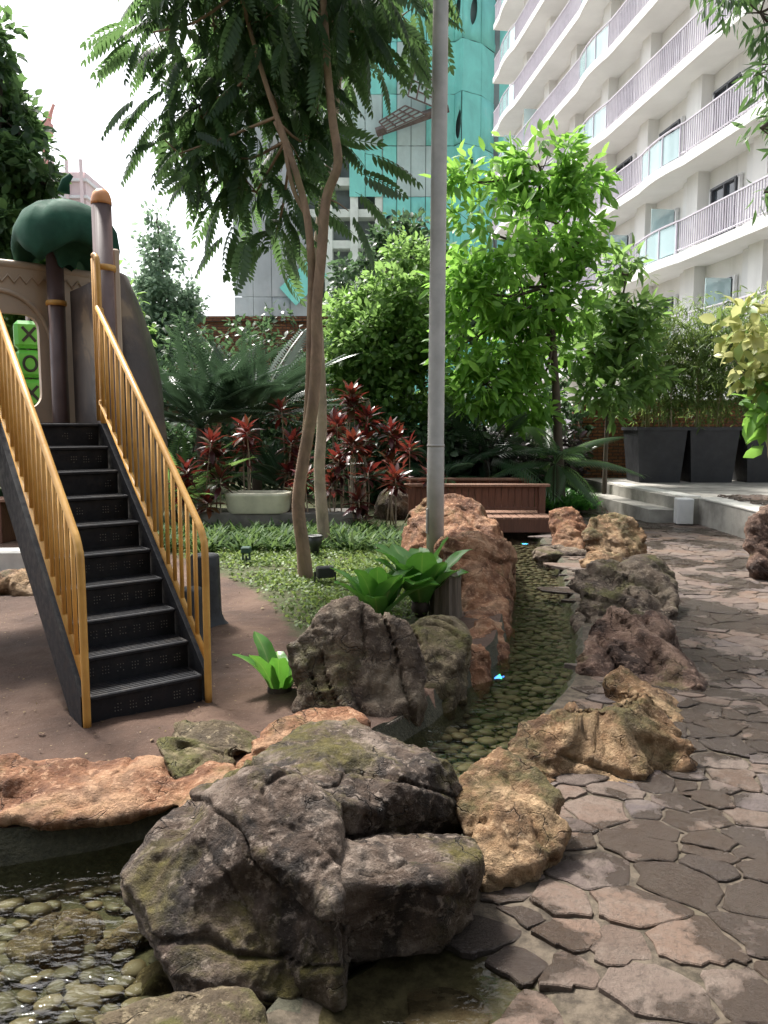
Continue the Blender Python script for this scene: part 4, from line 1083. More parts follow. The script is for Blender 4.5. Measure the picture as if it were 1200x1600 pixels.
# ------------------------------------------------------------------ footbridge
br = thing('footbridge', 'low red-brown timber footbridge with boarded rails over the stream', 'bridge', (1.45, 12.8, 0.0))
for i in range(17):
    m = MB(); m.bbox((0.5 + 0.125 * i, 13.05, 0.205 + 0.002 * (i % 2)), (0.115, 2.3, 0.035), 0.005); m.build('deck_plank', M['wood_deck'], br)
for y in (11.93, 14.15):
    m = MB(); m.bbox((1.49, y, 0.09), (2.16, 0.06, 0.2), 0.006); m.build('side_beam', M['wood_red'], br)
for yy in (12.55, 14.0):
    for x in (0.44, 2.5):
        m = MB(); m.bbox((x, yy, 0.42), (0.11, 0.11, 0.44), 0.006); m.build('post', M['wood_red'], br)
    for i in range(19):
        m = MB(); m.bbox((0.545 + 0.1055 * i, yy + 0.003 * ((i * 7) % 3), 0.465), (0.099, 0.03, 0.33), 0.005); m.build('rail_board', M['wood_red'], br)
    m = MB(); m.bbox((1.47, yy, 0.66), (2.3, 0.16, 0.045), 0.008); m.build('top_rail', M['wood_deck'], br)
    m = MB(); m.bbox((1.47, yy, 0.29), (2.0, 0.05, 0.05), 0.006); m.build('bottom_rail', M['wood_red'], br)

# ------------------------------------------------------------------ light pole
PX, PY = 0.53, 8.15
pole = thing('light_pole', 'tall grey metal light pole rising out of the bird nest fern', 'light pole', (PX, PY, 0.03))
m = MB(); m.tube([(PX, PY, 0.03), (PX, PY, 1.39), (PX, PY, 1.4), (PX + 0.015, PY, 5), (PX + 0.035, PY, 9.2)], [0.09, 0.088, 0.084, 0.077, 0.065], 28); m.build('shaft', M['pole_grey'], pole, True)
m = MB(); m.tube([(PX, PY, 1.385), (PX, PY, 1.41)], 0.0895, 28); m.build('collar', M['pole_grey'], pole, True)
m = MB(); m.lathe((PX, PY, 0.03), [(0.17, 0), (0.17, 0.025), (0.1, 0.03), (0.092, 0.08)], 24); m.build('base_plate', M['pole_grey'], pole)
m = MB(); m.bbox((PX - 0.086, PY - 0.02, 0.62), (0.02, 0.07, 0.26), 0.004); m.build('access_door', M['pole_grey'], pole)
m = MB(); m.bbox((PX + 0.4, PY, 9.25), (1.0, 0.22, 0.09), 0.03); m.build('lamp_head', M['metal_dark'], pole)

# ------------------------------------------------------------------ play structure
S0 = np.array([-1.529, 3.984, 0.04]); SA = 0.653; Eh = np.array([math.cos(SA), math.sin(SA), 0]); Dh = np.array([-math.sin(SA), math.cos(SA), 0]); UP = np.array([0, 0, 1.0])
SW, RUN, RISE = 0.635, 0.1826, 0.1575
play = thing('play_structure', 'playground tower with black stairs, yellow handrails and green leaf-shaped roof', 'playground', tuple(S0 + Eh * .3 + Dh * 1.5))
def sp3(a, b, z): return S0 + Eh * a + Dh * b + UP * z
def para(mbx, pts, th, axis=Eh):
    n = len(pts); V = [p for p in pts] + [p + axis * th for p in pts]
    mbx.add(V, [tuple(range(n)), tuple(reversed(range(n, 2 * n)))] + [(i, n + i, n + (i + 1) % n, (i + 1) % n) for i in range(n)])
RB = np.stack([Eh, Dh, UP], 1)
m = MB()
for a in (-0.045, SW + 0.005):
    para(m, [sp3(a, -0.01, 0), sp3(a, 0.18, 0), sp3(a, RUN * 9 + .28, RISE * 9 + .03), sp3(a, RUN * 9 + .28, RISE * 10), sp3(a, RUN * 9 - .02, RISE * 10), sp3(a, -0.01, RISE * 1.1)], 0.04)
stair = m.build('staircase', M['black_plastic'], play)
prg = np.random.default_rng(3)
for i in range(10):
    m = MB(); m.bbox(sp3(SW / 2, RUN * i + 0.115, RISE * (i + 1) - 0.012), (SW - 0.004, 0.235, 0.026), 0.006, R=RB); m.build('tread', M['black_plastic'], stair)
    m = MB(); m.box(sp3(SW / 2, RUN * i + 0.022, RISE * (i + 0.42)), (SW - 0.008, 0.016, RISE * 0.84), R=RB); m.build('riser', M['black_plastic'], stair)
    m = MB()
    for cx in np.linspace(0.07, SW - 0.07, 7):
        if prg.uniform() < (0.12 if i < 6 else 0.4): continue
        for ax in (-1, 0, 1):
            for az in (-1, 0, 1):
                if prg.uniform() < 0.15: continue
                m.box(sp3(cx + ax * 0.016, RUN * i + 0.0125, RISE * (i + 0.45) + az * 0.018), (0.0045, 0.004, 0.0045), R=RB)
    if m.v: m.build('riser_light_dots', M['concrete_dark'], stair)  # pale dots painted for light showing through the riser perforations
    mm = MB()
    for cy in np.linspace(0.03, 0.19, 7): mm.box(sp3(SW / 2, RUN * i + cy, RISE * (i + 1) + 0.002), (SW - 0.05, 0.008, 0.005), R=RB)
    mm.build('grip_ribs', M['black_plastic'], stair)
RH = 0.80
def handrail(a, right):
    # end post, bend, sloping rail
    pts = [sp3(a, -0.02, 0.0), sp3(a, -0.02, RH * 0.5), sp3(a, -0.02, RH + 0.05), sp3(a, 0.0, RH + .14), sp3(a, 0.045, RH + 0.205)]
    top = sp3(a, RUN * 9.0, RH + .165 + RISE * 9.0)
    m = MB(); P = smooth_path(np.array(pts), 5); m.tube(np.vstack([P, [P[-1] * (1 - s) + top * s for s in (0.5, 1.0)]]), 0.0205, 12)
    hr = m.build('handrail', M['rail_yellow'], play, True)
    b0, b1 = sp3(a, 0.02, RISE * 0.95 + .12), sp3(a, RUN * 9.0, RISE * 9.0 + .30)
    m = MB(); m.tube([b0 - Dh * .03 - UP * .02, b1], 0.0165, 10); m.build('bottom_rail', M['rail_yellow'], hr, True)
    r0, r1 = P[-1], top
    n = 16
    for i in range(n):
        s = (i + 0.9) / (n + 0.3); bb = b0 * (1 - s) + b1 * s; off = (bb - S0) @ Dh
        t_ = (off - (r0 - S0) @ Dh) / ((r1 - r0) @ Dh); tp = r0 + (r1 - r0) * t_
        if t_ < 0.0: tp = np.array([bb[0], bb[1], r0[2] - 0.01])
        m = MB(); m.tube([bb, np.array([bb[0], bb[1], tp[2]])], 0.0125, 8); m.build('baluster', M['rail_yellow'], hr, True)
    return top, b1
tl, bl = handrail(-0.02, False)
tr_, br_ = handrail(SW + 0.02, True)
PR = 0.069
P1 = sp3(SW + 0.115, RUN * 9 + 0.13, 0); P2 = P1 + Dh * 1.22; P3 = P2 - Eh * 1.12; P4 = P1 - Eh * 1.0
def up(p, z): return np.array([p[0], p[1], z])
for p, zt in ((P1, 3.16), (P2, 3.15), (P3, 3.15), (P4, 3.16)):
    m = MB(); m.tube([up(p, 0.03), up(p, zt)], PR, 22); po = m.build('post', M['brown_plastic'], play, True)
    if p is P1 or p is P4:
        m = MB(); m.lathe(up(p, zt), [(PR * 1.04, 0), (PR * 1.04, 0.02), (PR * .98, 0.05), (PR * .8, 0.085), (PR * .45, 0.105), (0.004, 0.112)], 20); m.build('post_cap', M['orange_plastic'], po, True)
    zc = 2.62 if p is P2 else 2.72
    m = MB(); m.lathe(up(p, zc), [(PR * 1.02, -0.022), (PR * 1.2, -0.02), (PR * 1.25, 0), (PR * 1.2, 0.02), (PR * 1.02, 0.022)], 20); m.build('clamp_ring', M['rail_yellow'], po, True)
DZ = 1.615
m = MB(); m.bbox(up((P1 + P3) / 2, DZ - 0.04), (1.16, 1.28, 0.07), 0.01, R=RB); m.build('deck', M['black_plastic'], play)
# guard hoop between stair rail and post
def hoop(a, sgn):
    b = RUN * 9.0
    q = [sp3(a, b, DZ - 0.05), sp3(a, b, 2.3), sp3(a, b + .004, 2.66), sp3(a, b + .03, 2.735), sp3(a, b + .075, 2.745), up(P1 if sgn > 0 else P4, 2.73)]
    m = MB(); m.tube(smooth_path(np.array(q), 5), 0.019, 10); h = m.build('guard_hoop', M['rail_yellow'], play, True)
    for o_ in (0.05, 0.095):
        m = MB(); m.tube([sp3(a, b + o_ + .01, DZ - 0.02), sp3(a, b + o_ + .01, 2.735)], 0.0135, 8); m.build('guard_bar', M['rail_yellow'], h, True)
    for z in (2.36, 1.72):
        m = MB(); m.bbox(sp3(a, b, z), (0.05, 0.06, 0.05), 0.012, R=RB); m.build('bracket', M['rail_yellow'], h)
hoop(SW + 0.03, 1); hoop(-0.03, -1)
# tan wall panels
pw = 1.52; ph = 1.28; pc = P2 - Eh * 0.30 + Dh * 0.14; zc = DZ + ph / 2
def to_back(s, z, dd): return up(pc, zc + z) + Eh * s + Dh * (dd - 0.03)
# photo shows the rounded opening with a wide jamb next to the corner post
V, Fc = plate_hole((pw, ph), rrect(0.62, 0.78, 0.12) + np.array([-0.13, -0.12]), to_back, 0.07)
bp = pmesh('back_panel', V, Fc, M['tan_plastic'], play)
arch = MB()
ar = [to_back(-0.13 + 0.42 * math.cos(a_), -0.05 + 0.5 * math.sin(a_), -0.004) for a_ in np.linspace(0.0, math.pi, 22)]
arch.tube(np.array([to_back(0.29, -0.55, -.004)] + ar + [to_back(-0.55, -0.55, -.004)]), 0.022, 8); arch.build('arch_moulding', M['tan_plastic'], bp, True)
zz = MB(); zz.tube(np.array([to_back(-0.75 + 1.5 * i / 32, 0.55 + (0.03 if i % 2 else -0.03), -0.004) for i in range(33)]), 0.012, 6); zz.build('zigzag_moulding', M['tan_plastic'], bp, True)
cp = MB(); cp.tube(np.array([to_back(-0.76 + 1.52 * i / 10, ph / 2 + 0.025 * math.sin(math.pi * i / 10), 0.03) for i in range(11)]), 0.04, 10); cp.build('panel_cap', M['tan_plastic'], bp, True)
m = MB(); m.bbox(up(P1, 2.0) + Eh * 0.1 + Dh * 0.03, (0.05, 0.035, 1.75), 0.012, R=RB); m.build('edge_board', M['tan_plastic'], play)
# bulging tree-trunk shaped climbing shell on the outer side
V = []; Fc = []; nu, nv_ = 18, 16
for j in range(nv_):
    z = 0.75 + (2.72 - 0.75) * j / (nv_ - 1)
    bul = 0.20 + 0.36 * math.sin(math.pi * min(1, max(0, (z - 0.3) / 2.45))) ** 0.8
    for i in range(nu):
        a_ = math.pi * i / (nu - 1); rr = 1 + 0.06 * math.sin(5 * a_ + z * 3)
        V.append(up(P1, z) + Eh * (0.10 + bul * math.sin(a_) * rr) + Dh * (0.62 - 0.55 * math.cos(a_)))
for j in range(nv_ - 1):
    for i in range(nu - 1): Fc.append((j * nu + i, j * nu + i + 1, (j + 1) * nu + i + 1, (j + 1) * nu + i))
Fc.append(tuple(range((nv_ - 1) * nu, nv_ * nu))); Fc.append(tuple(reversed(range(nu))))
Fc += [(nu * j, nu * (j + 1), nu * (j + 1) + nu - 1, nu * j + nu - 1) for j in range(nv_ - 1)]
sh = NT('shell'); sh.col(sh.ramp(sh.noise(1.3, 5, 0.55, 0.6), [(0.46, (0.06, 0.048, 0.045)), (0.56, (0.12, 0.09, 0.07)), (0.6, (0.24, 0.175, 0.11))])); sh.rough(0.5); sh.bump(sh.noise(9, 4), 0.4, 0.03); sh.done('shell')
pmesh('climbing_shell', V, Fc, M['shell'], play, True)
# leaf roof
cz = 3.02; cc = up(P2, cz - 0.05) + np.array([0.1, 0.0, 0]); prof = [(0.072, -0.06), (0.09, 0.0), (0.13, 0.09), (0.27, 0.11), (0.36, 0.03), (0.41, 0.04), (0.425, 0.12), (0.405, 0.25), (0.34, 0.37), (0.23, 0.45), (0.10, 0.495), (0.0, 0.505)]
V = []; Fc = []; n = 48
for (r, z) in prof:
    for k in range(n):
        a_ = 2 * math.pi * k / n; lobe = math.cos(4 * a_ + 0.6); w_ = min(1, r / 0.4)
        rr = r * (1 + 0.06 * w_ * lobe); zz_ = z * 0.96 - 0.07 * w_ * lobe * (1 if z < 0.25 else 0.15) - (0.05 * w_ if abs(math.sin(2 * a_ + 0.3)) < 0.12 else 0)
        V.append(cc + np.array([rr * math.cos(a_) * 1.0, rr * math.sin(a_), zz_]))
for j in range(len(prof) - 1):
    for k in range(n): Fc.append((j * n + k, j * n + (k + 1) % n, (j + 1) * n + (k + 1) % n, (j + 1) * n + k))
roof = pmesh('leaf_roof', V, Fc, M['green_plastic'], play, True)
m = MB(); m.tube(np.array([cc + np.array([0, 0, .55]), cc + np.array([.02, 0, .64]), cc + np.array([.07, .0, .69])]), [0.05, 0.035, 0.02], 10); m.build('leaf_stem', M['green_plastic'], roof, True)
# noughts and crosses blocks
BX, BY = -3.3, 7.5
m = MB(); m.tube([(BX, BY, 0.03), (BX, BY, 2.75)], 0.018, 10); rod = m.build('block_rod', M['brown_plastic'], play, True)
m = MB(); m.box((BX - 0.2, BY + 0.05, 2.77), (0.95, 0.06, 0.06), 0.4); m.build('block_frame', M['brown_plastic'], play)
TT = 0.45; Rt = rotz(TT)
for i, (zc_, ch) in enumerate(((2.43, 'X'), (2.165, 'O'), (1.90, 'X'))):
    m = MB(); m.bbox((BX, BY, zc_), (0.25, 0.25, 0.25), 0.035, TT); b_ = m.build('game_block', M['block_green'], play)
    m = MB(); f0 = np.array([BX, BY, zc_]) + Rt @ np.array([0, -0.129, 0])
    if ch == 'X':
        for sg in (1, -1): m.box(f0 + Rt @ np.array([0, 0.001 * sg, 0]), (0.025, 0.008, 0.17), R=Rt @ np.array(Matrix.Rotation(sg * 0.72, 3, 'Y')))
    else:
        m.tube(np.array([f0 + Rt @ np.array([0.055 * math.cos(t), 0, 0.066 * math.sin(t)]) for t in np.linspace(0, 2 * math.pi, 25)]), 0.0125, 6)
    m.build('letter', M['black_mark'], b_)

# plastic tree stumps beside the stairs
def stump(c, h, r, label, seed):
    g = np.random.default_rng(seed); V = []; Fc = []; n = 30; ph_ = g.uniform(0, 6)
    lv = [(2.1, 0), (1.75, .03), (1.4, .09), (1.15, .2), (1.02, .4), (0.97, .8), (0.96, .97), (0.9, 1.0), (0.0, 1.0)]
    for rr, zf in lv:
        for k in range(n):
            a_ = 2 * math.pi * k / n; root = max(0, math.cos(2.5 * a_ + ph_)) if zf < .3 else 0.5
            q = r * (1 + (rr - 1) * (0.25 + 0.9 * root if rr > 1 else 1)) * (1 + 0.02 * math.sin(9 * a_))
            if rr == 0: q = 0.001
            V.append((c[0] + q * math.cos(a_), c[1] + q * math.sin(a_), c[2] + h * zf))
    for j in range(len(lv) - 1):
        for k in range(n): Fc.append((j * n + k, j * n + (k + 1) % n, (j + 1) * n + (k + 1) % n, (j + 1) * n + k))
    return tag(pmesh('plastic_stump', V, Fc, M['stump_black'], None, True), label, 'stump', 'black step stumps by the stairs')
stump((-1.40, 6.12, 0.04), 0.56, 0.115, 'taller black plastic tree stump with root feet by the stairs', 1)
stump((-1.43, 5.74, 0.04), 0.37, 0.10, 'shorter black plastic tree stump in front of the taller one', 2)

# ------------------------------------------------------------------ small garden things
p = W(385, 882, 0.05)
s_ = thing('spotlight', 'dark green garden spotlight on a spike in the lawn', 'spotlight', tuple(p), 'garden spotlights')
m = MB(); m.tube([p, p + [0, 0, .1]], 0.012, 8); m.build('spike', M['metal_dark'], s_)
m = MB(); m.tube([p + [-.04, 0, .05], p + [-.035, 0, .15]], 0.012, 8); m.tube([p + [.04, 0, .05], p + [.035, 0, .15]], 0.012, 8); m.tube([p + [-.04, 0, .06], p + [.04, 0, .06]], 0.01, 8); m.build('bracket', M['spot_green'], s_)
m = MB(); m.bbox(p + [0, 0, .165], (0.11, 0.09, 0.075), 0.012); m.build('lamp_head', M['spot_green'], s_)
p = W(492, 868, 0.05)
s_ = thing('spotlight', 'black cup-shaped spotlight between the two tree trunks', 'spotlight', tuple(p), 'garden spotlights')
m = MB(); m.lathe(p, [(0.05, 0), (0.055, .1), (0.085, .14), (0.09, .23), (0.08, .235), (0.07, .16)], 18); m.build('housing', M['metal_dark'], s_, True)
m = MB(); m.lathe(p + [0, 0, .235], [(0.092, -.01), (0.098, 0), (0.09, .01), (0.08, 0.0)], 18); m.build('rim', M['metal_dark'], s_, True)
p = W(508, 914, 0.05)
s_ = thing('spotlight', 'black box floodlight on the ground in front of the tree trunk', 'spotlight', tuple(p), 'garden spotlights')
m = MB(); m.bbox(p + [0, 0, .13], (0.17, 0.1, 0.11), 0.012, 0.3); m.build('housing', M['metal_dark'], s_)
m = MB(); m.tube([p + [-.1, 0, 0.0], p + [-.1, 0, .13]], 0.01, 6); m.tube([p + [.1, 0, 0.0], p + [.1, 0, .13]], 0.01, 6); m.build('bracket', M['metal_dark'], s_)
# cut log by the pole
c = W(698, 966, 0.05)
t = thing('cut_log', 'dark weathered log standing on end behind the moss-topped rock', 'log', (c[0], c[1] + .1, 0.03))
V = []; Fc = []; n = 26
for z, r in ((0, .135), (.12, .125), (.3, .12), (.36, .122)):
    for k in range(n):
        a_ = 2 * math.pi * k / n; q = r * (1 + 0.05 * math.sin(7 * a_) + 0.03 * math.sin(13 * a_ + 1)); V.append((c[0] + q * math.cos(a_), c[1] + .1 + q * math.sin(a_), 0.03 + z + (0.012 * math.sin(3 * a_) if z > .3 else 0)))
for j in range(3):
    for k in range(n): Fc.append((j * n + k, j * n + (k + 1) % n, (j + 1) * n + (k + 1) % n, (j + 1) * n + k))
Fc.append(tuple(range(3 * n, 4 * n))); pmesh('bark', V, Fc, M['wood_post'], t, False)
# underwater lights
def uw_light(pxy, col, key, label, z=-0.15):
    a_ = W(*pxy, z); t = thing('pond_light', label, 'pond light', (a_[0], a_[1], z - .03), 'underwater lights')
    m = MB(); m.lathe((a_[0], a_[1], z - .03), [(.055, 0), (.055, .02), (.045, .03), (.035, .03)], 18); m.build('housing', M['metal_dark'], t)
    m = MB(); m.lathe((a_[0], a_[1], z), [(.034, -.005), (.034, .002), (.02, .006), (.001, .008)], 16); m.build('lens', emit(key, col, 3.5), t)
    for k in range(6):
        g = k * math.pi / 3; m = MB(); m.lathe((a_[0] + .043 * math.cos(g), a_[1] + .043 * math.sin(g), z + .004), [(.006, -.003), (.005, .003), (.001, .005)], 8); m.build('diode', emit(key + '_d', (0.05, 0.8, 0.3) if k % 2 else col, 3.0), t)
uw_light((777, 1058), (0.05, 0.2, 1.0), 'led_blue', 'glowing blue underwater light in the stream')
uw_light((820, 850), (0.1, 0.35, 1.0), 'led_blue2', 'faint blue light in the water under the footbridge', -0.15)
uw_light((872, 875), (0.05, 0.7, 0.8), 'led_cyan', 'cyan underwater light at the pale slab', -0.15)
# white rounded planter tub behind the lawn
X_, Y_ = -1.86, 11.75
t = thing('planter_tub', 'rounded cream white planter tub among the red-leaved plants', 'planter', (X_, Y_, 0.32))
m = MB(); V = []; Fc = []
lv = [(0.9, 0), (0.97, .05), (1.0, .22), (1.03, .25), (1.03, .30), (0.94, .305), (0.92, .26)]
R0 = rrect(0.95, 0.5, 0.17, 6); n = len(R0)
for s1, z in lv: V += [(X_ + p[0] * s1, Y_ + p[1] * s1, 0.32 + z) for p in R0]
for j in range(len(lv) - 1):
    for k in range(n): Fc.append((j * n + k, j * n + (k + 1) % n, (j + 1) * n + (k + 1) % n, (j + 1) * n + k))
pmesh('tub', V, Fc, M['pot_white'], t, True)
m = MB(); m.prism([(X_ + p[0] * .93, Y_ + p[1] * .93) for p in R0], 0.55, 0.59); m.build('soil', M['soil'], t)
m = MB(); m.bbox((-1.6, 11.9, 0.17), (2.4, 0.7, 0.32), 0.02); tag(m.build('plinth', M['concrete_dark']), 'low dark plinth under the cream planter tub', 'plinth')
# things seen under and beside the stairs
m = MB(); m.bbox((-4.7, 8.45, 0.12), (3.4, 0.28, 0.30), 0.02, 0.05); tag(m.build('garden_kerb', M['concrete_pale']), 'pale concrete kerb behind the stairs', 'kerb')
t = thing('timber_bench', 'red-brown timber bench half hidden behind the stairs', 'bench', (-5.1, 10.6, 0.05))
for i in range(4):
    m = MB(); m.bbox((-5.1, 10.4 + 0.11 * i, 0.62), (2.2, 0.1, 0.04), 0.006); m.build('seat_slat', M['wood_deck'], t)
for i in range(14):
    m = MB(); m.bbox((-6.1 + 0.152 * i, 10.9, 1.02), (0.14, 0.03, 0.5), 0.005); m.build('back_board', M['wood_red'], t)
m = MB(); m.bbox((-5.1, 10.9, 1.3), (2.3, 0.12, 0.05), 0.006); m.build('top_rail', M['wood_deck'], t)
for x in (-6.1, -5.1, -4.1):
    m = MB(); m.bbox((x, 10.6, 0.33), (0.12, 0.45, 0.56), 0.006); m.build('leg', M['wood_red'], t)

# ------------------------------------------------------------------ plants
def leaf_oval(w=0.18, fold=0.05, curl=0.15):
    ys = (0.32, 0.68); xs = (w, w * 0.85); V = [(0, 0, 0)]
    for y, x in zip(ys, xs):
        z = -curl * y * y; V += [(-x, y, z + fold), (0, y, z), (x, y, z + fold)]
    V.append((0, 1, -curl))
    T = [(0, 2, 1), (0, 3, 2), (1, 2, 5), (1, 5, 4), (2, 3, 6), (2, 6, 5), (4, 5, 7), (5, 6, 7)]
    return np.array(V), np.array(T)
def leaf_dia(w=0.2, fold=0.06):
    return np.array([(0, 0, 0), (-w, 0.5, fold), (0, 1, -0.08), (w, 0.5, fold)]), np.array([(0, 3, 1), (1, 3, 2)])
def leaf_strap(w=0.05, curl=0.5):
    V = []; T = []
    for i, y in enumerate((0, 0.3, 0.6, 0.85)):
        x = w * (0.7, 1, 0.85, 0.45)[i]; z = -curl * y * y; V += [(-x, y, z), (x, y, z)]
    V.append((0, 1, -curl)); 
    for i in range(3): T += [(2 * i, 2 * i + 1, 2 * i + 3), (2 * i, 2 * i + 3, 2 * i + 2)]
    T.append((6, 7, 8)); return np.array(V), np.array(T)
def frames(d, nrm):
    d = d / (np.linalg.norm(d, axis=1)[:, None] + 1e-9)
    x = np.cross(d, nrm); x /= np.linalg.norm(x, axis=1)[:, None] + 1e-9
    z = np.cross(x, d)
    return np.stack([x, d, z], 2)                           # columns: local x, y, z
def inst(tpl, pos, d, nrm, sc, var):
    V, T = tpl; R = frames(d, nrm); N, k = len(pos), len(V)
    X = np.einsum('nij,kj->nki', R, V) * np.reshape(sc, (-1, 1, 1)) + pos[:, None, :]
    TT = (T[None] + (np.arange(N) * k)[:, None, None]).reshape(-1, T.shape[1])
    return X.reshape(-1, 3), TT, np.repeat(var, k)
def merge(parts):
    V = []; T = []; A = []; n = 0
    for v, t, a in parts:
        V.append(v); T.append(t + n); A.append(a); n += len(v)
    return np.vstack(V), np.vstack(T), np.concatenate(A)
def pinnate(pairs=11, L=1.0, ll=0.26, lw=0.2, droop=0.35, ang=1.05, ldroop=0.35, tpl=None, taper=True):
    """compound leaf along +Y drooping to -Z"""
    tpl = tpl or leaf_dia(lw); P = []; Dd = []; S = []
    for i in range(pairs):
        t = 0.14 + 0.86 * i / (pairs - 1); y = t * L; z = -droop * t * t * L
        f = ll * ((0.55 + 0.9 * math.sin(math.pi * min(0.93, t * 0.9 + 0.06))) if taper else 1) * 0.72
        for s in (-1, 1):
            P.append((0, y, z)); Dd.append((s * math.sin(ang), math.cos(ang) - 0.0, -ldroop - droop * t * 0.6)); S.append(f)
    P.append((0, L, -droop * L)); Dd.append((0, 1, -0.8)); S.append(ll * 0.7)
    P = np.array(P); Dd = np.array(Dd, float); S = np.array(S)
    v, t, a = inst(tpl, P, Dd, np.tile([0, 0, 1.0], (len(P), 1)), S, np.zeros(len(P)))
    # rachis
    r = []; rt = []; n = len(v); w = 0.008 * L
    for i in range(6):
        q = i / 5; r += [(-w, q * L, -droop * q * q * L), (w, q * L, -droop * q * q * L)]
    for i in range(5): rt += [(n + 2 * i, n + 2 * i + 1, n + 2 * i + 3), (n + 2 * i, n + 2 * i + 3, n + 2 * i + 2)]
    return np.vstack([v, r]), np.vstack([t, rt])

def pblob(lst, depth=1.0):
    """(px, py, Y, radius in px[, depth factor]) -> centre and radii"""
    out = []
    for b in lst:
        c = D(b[0], b[1], b[2]); r = b[3] * b[2] / FPX; df = b[4] if len(b) > 4 else depth
        out.append((c, np.array([r, r * df, r * (b[5] if len(b) > 5 else 0.9)])))
    return out
def crown_points(blobs, n, g, inner=0.35, gap=0.25, gf=1.6):
    vol = np.array([np.prod(r) ** 0.8 for c, r in blobs]); vol /= vol.sum(); P = []; O = []
    while len(P) < n:
        i = g.choice(len(blobs), p=vol); u = g.normal(size=3); u /= np.linalg.norm(u)
        p = blobs[i][0] + blobs[i][1] * u * (inner + (1 - inner) * g.uniform() ** 0.55)
        if noise3((p * gf)[None] + 3.3)[0] < -gap - 0.0: 
            if g.uniform() < 0.85: continue
        P.append(p); O.append((p - blobs[i][0]) / blobs[i][1])
    return np.array(P), np.array(O)
def foliage(name, parent, mat, blobs, nclump, per, tpl, size, g, spread=0.5, droop=0.3, up=0.6, gap=0.25, gf=1.6, inner=0.35, radial=0.6, bias=0.0, mix=None):
    P, O = crown_points(blobs, nclump, g, inner, gap, gf)
    cv = np.clip(g.normal(0.45 + bias, 0.18, nclump), 0, 1)
    N = nclump * per; pos = np.repeat(P, per, 0); out = np.repeat(O, per, 0)
    d = g.normal(size=(N, 3)); d /= np.linalg.norm(d, axis=1)[:, None]
    d = d + radial * out; d[:, 2] -= droop
    d /= np.linalg.norm(d, axis=1)[:, None]
    pos = pos + d * (g.uniform(0.0, spread, (N, 1)) * size) + g.normal(0, spread * size * 0.25, (N, 3))
    nr = g.normal(size=(N, 3)) * (1 - up) + np.array([0, 0, 1.0]) * up + 0.25 * out
    sc = size * g.uniform(0.65, 1.2, N); var = np.clip(np.repeat(cv, per) + g.normal(0, 0.13, N), 0, 1)
    v, t, a = inst(tpl, pos, d, nr, sc, var)
    tmesh(name, v, t, mat, parent, False, a)
    return P
def limbs(name, parent, mat, roots, tips, g, r0=0.05, r1=0.008, n=6):
    m = MB(); n0 = name
    for k, tp in enumerate(tips):
        rt = roots[np.argmin(np.linalg.norm(roots - tp, axis=1) + 0.4 * g.uniform(size=len(roots)))]
        mid = (rt + tp) / 2 + g.normal(0, 0.08, 3) * np.linalg.norm(tp - rt); mid[2] -= 0.06 * np.linalg.norm(tp - rt)
        m.tube(smooth_path(np.array([rt, mid, tp]), 3), np.linspace(r0, r1, 7), n, cap=False)
        if name == 'limb': m.build(name, mat, parent, True); m = MB()
    if name != 'limb': tag(m.build(name, mat, parent, True), kind='stuff')
def tree(name, label, base, trunk, rads, bark, blobs, leaf, nclump, per, tpl, size, seed, group=None, limb_r=0.04, **kw):
    g = np.random.default_rng(seed)
    t = thing(name, label, 'tree', tuple(base), group)
    m = MB(); tp = smooth_path(np.array(trunk), 5); rr = np.interp(np.linspace(0, 1, len(tp)), np.linspace(0, 1, len(rads)), rads)
    m.tube(tp, rr, 12); m.build('trunk', M[bark], t, True)
    P = foliage('crown', t, M[leaf], blobs, nclump, per, tpl, size, g, **kw)
    roots = tp[len(tp) // 2:]
    cs = np.array([b[0] for b in blobs])
    limbs('limb', t, M[bark], roots, cs, g, limb_r, limb_r * 0.35)
    k = max(1, len(P) // 70); limbs('twigs', t, M[bark], np.vstack([cs, roots]), P[::k], g, limb_r * 0.32, limb_r * 0.08, 4)
    return t

OV = leaf_oval(0.17, 0.04, 0.18); OVW = leaf_oval(0.27, 0.05, 0.15); NAR = leaf_oval(0.10, 0.03, 0.25); DIA = leaf_dia(0.26, 0.05); STR = leaf_strap()

# ---- main tree: stems that part, drooping compound leaves
def pxs(Y, *pts): return np.array([D(p[0], p[1], Y + (p[2] if len(p) > 2 else 0)) for p in pts])
gm_ = np.random.default_rng(77)
base = W(475, 908, 0.05)
mt = thing('tree', 'tall two-stemmed tree with dark drooping feathery leaves over the lawn', 'tree', tuple(base))
s1 = pxs(7.95, (478, 912), (474, 860), (466, 790), (474, 720), (488, 640), (494, 560), (495, 480), (503, 390), (510, 310), (528, 255), (520, 190), (512, 110), (508, 40), (500, -60), (480, -200))
m = MB(); tp1 = smooth_path(s1, 5); m.tube(tp1, np.interp(np.linspace(0, 1, len(tp1)), [0, .08, .3, .6, 1], [0.085, 0.068, 0.058, 0.046, 0.025]), 16); m.build('trunk', M['bark_tan'], mt, True)
s2 = pxs(8.0, (474, 905, .05), (472, 850, .08), (468, 770, .08), (478, 690, .06), (484, 600, .02), (486, 500), (487, 420), (480, 340), (464, 275), (446, 220), (428, 170), (400, 80), (370, -30))
m = MB(); tp2 = smooth_path(s2, 5); m.tube(tp2, np.interp(np.linspace(0, 1, len(tp2)), [0, .5, 1], [0.055, 0.041, 0.018]), 14); m.build('trunk', M['bark_tan'], mt, True)
s3 = pxs(8.0, (478, 335), (462, 305), (452, 270), (444, 225), (430, 190)); m = MB(); m.tube(smooth_path(s3, 4), 0.022, 8); m.build('branch', M['bark_tan'], mt, True)
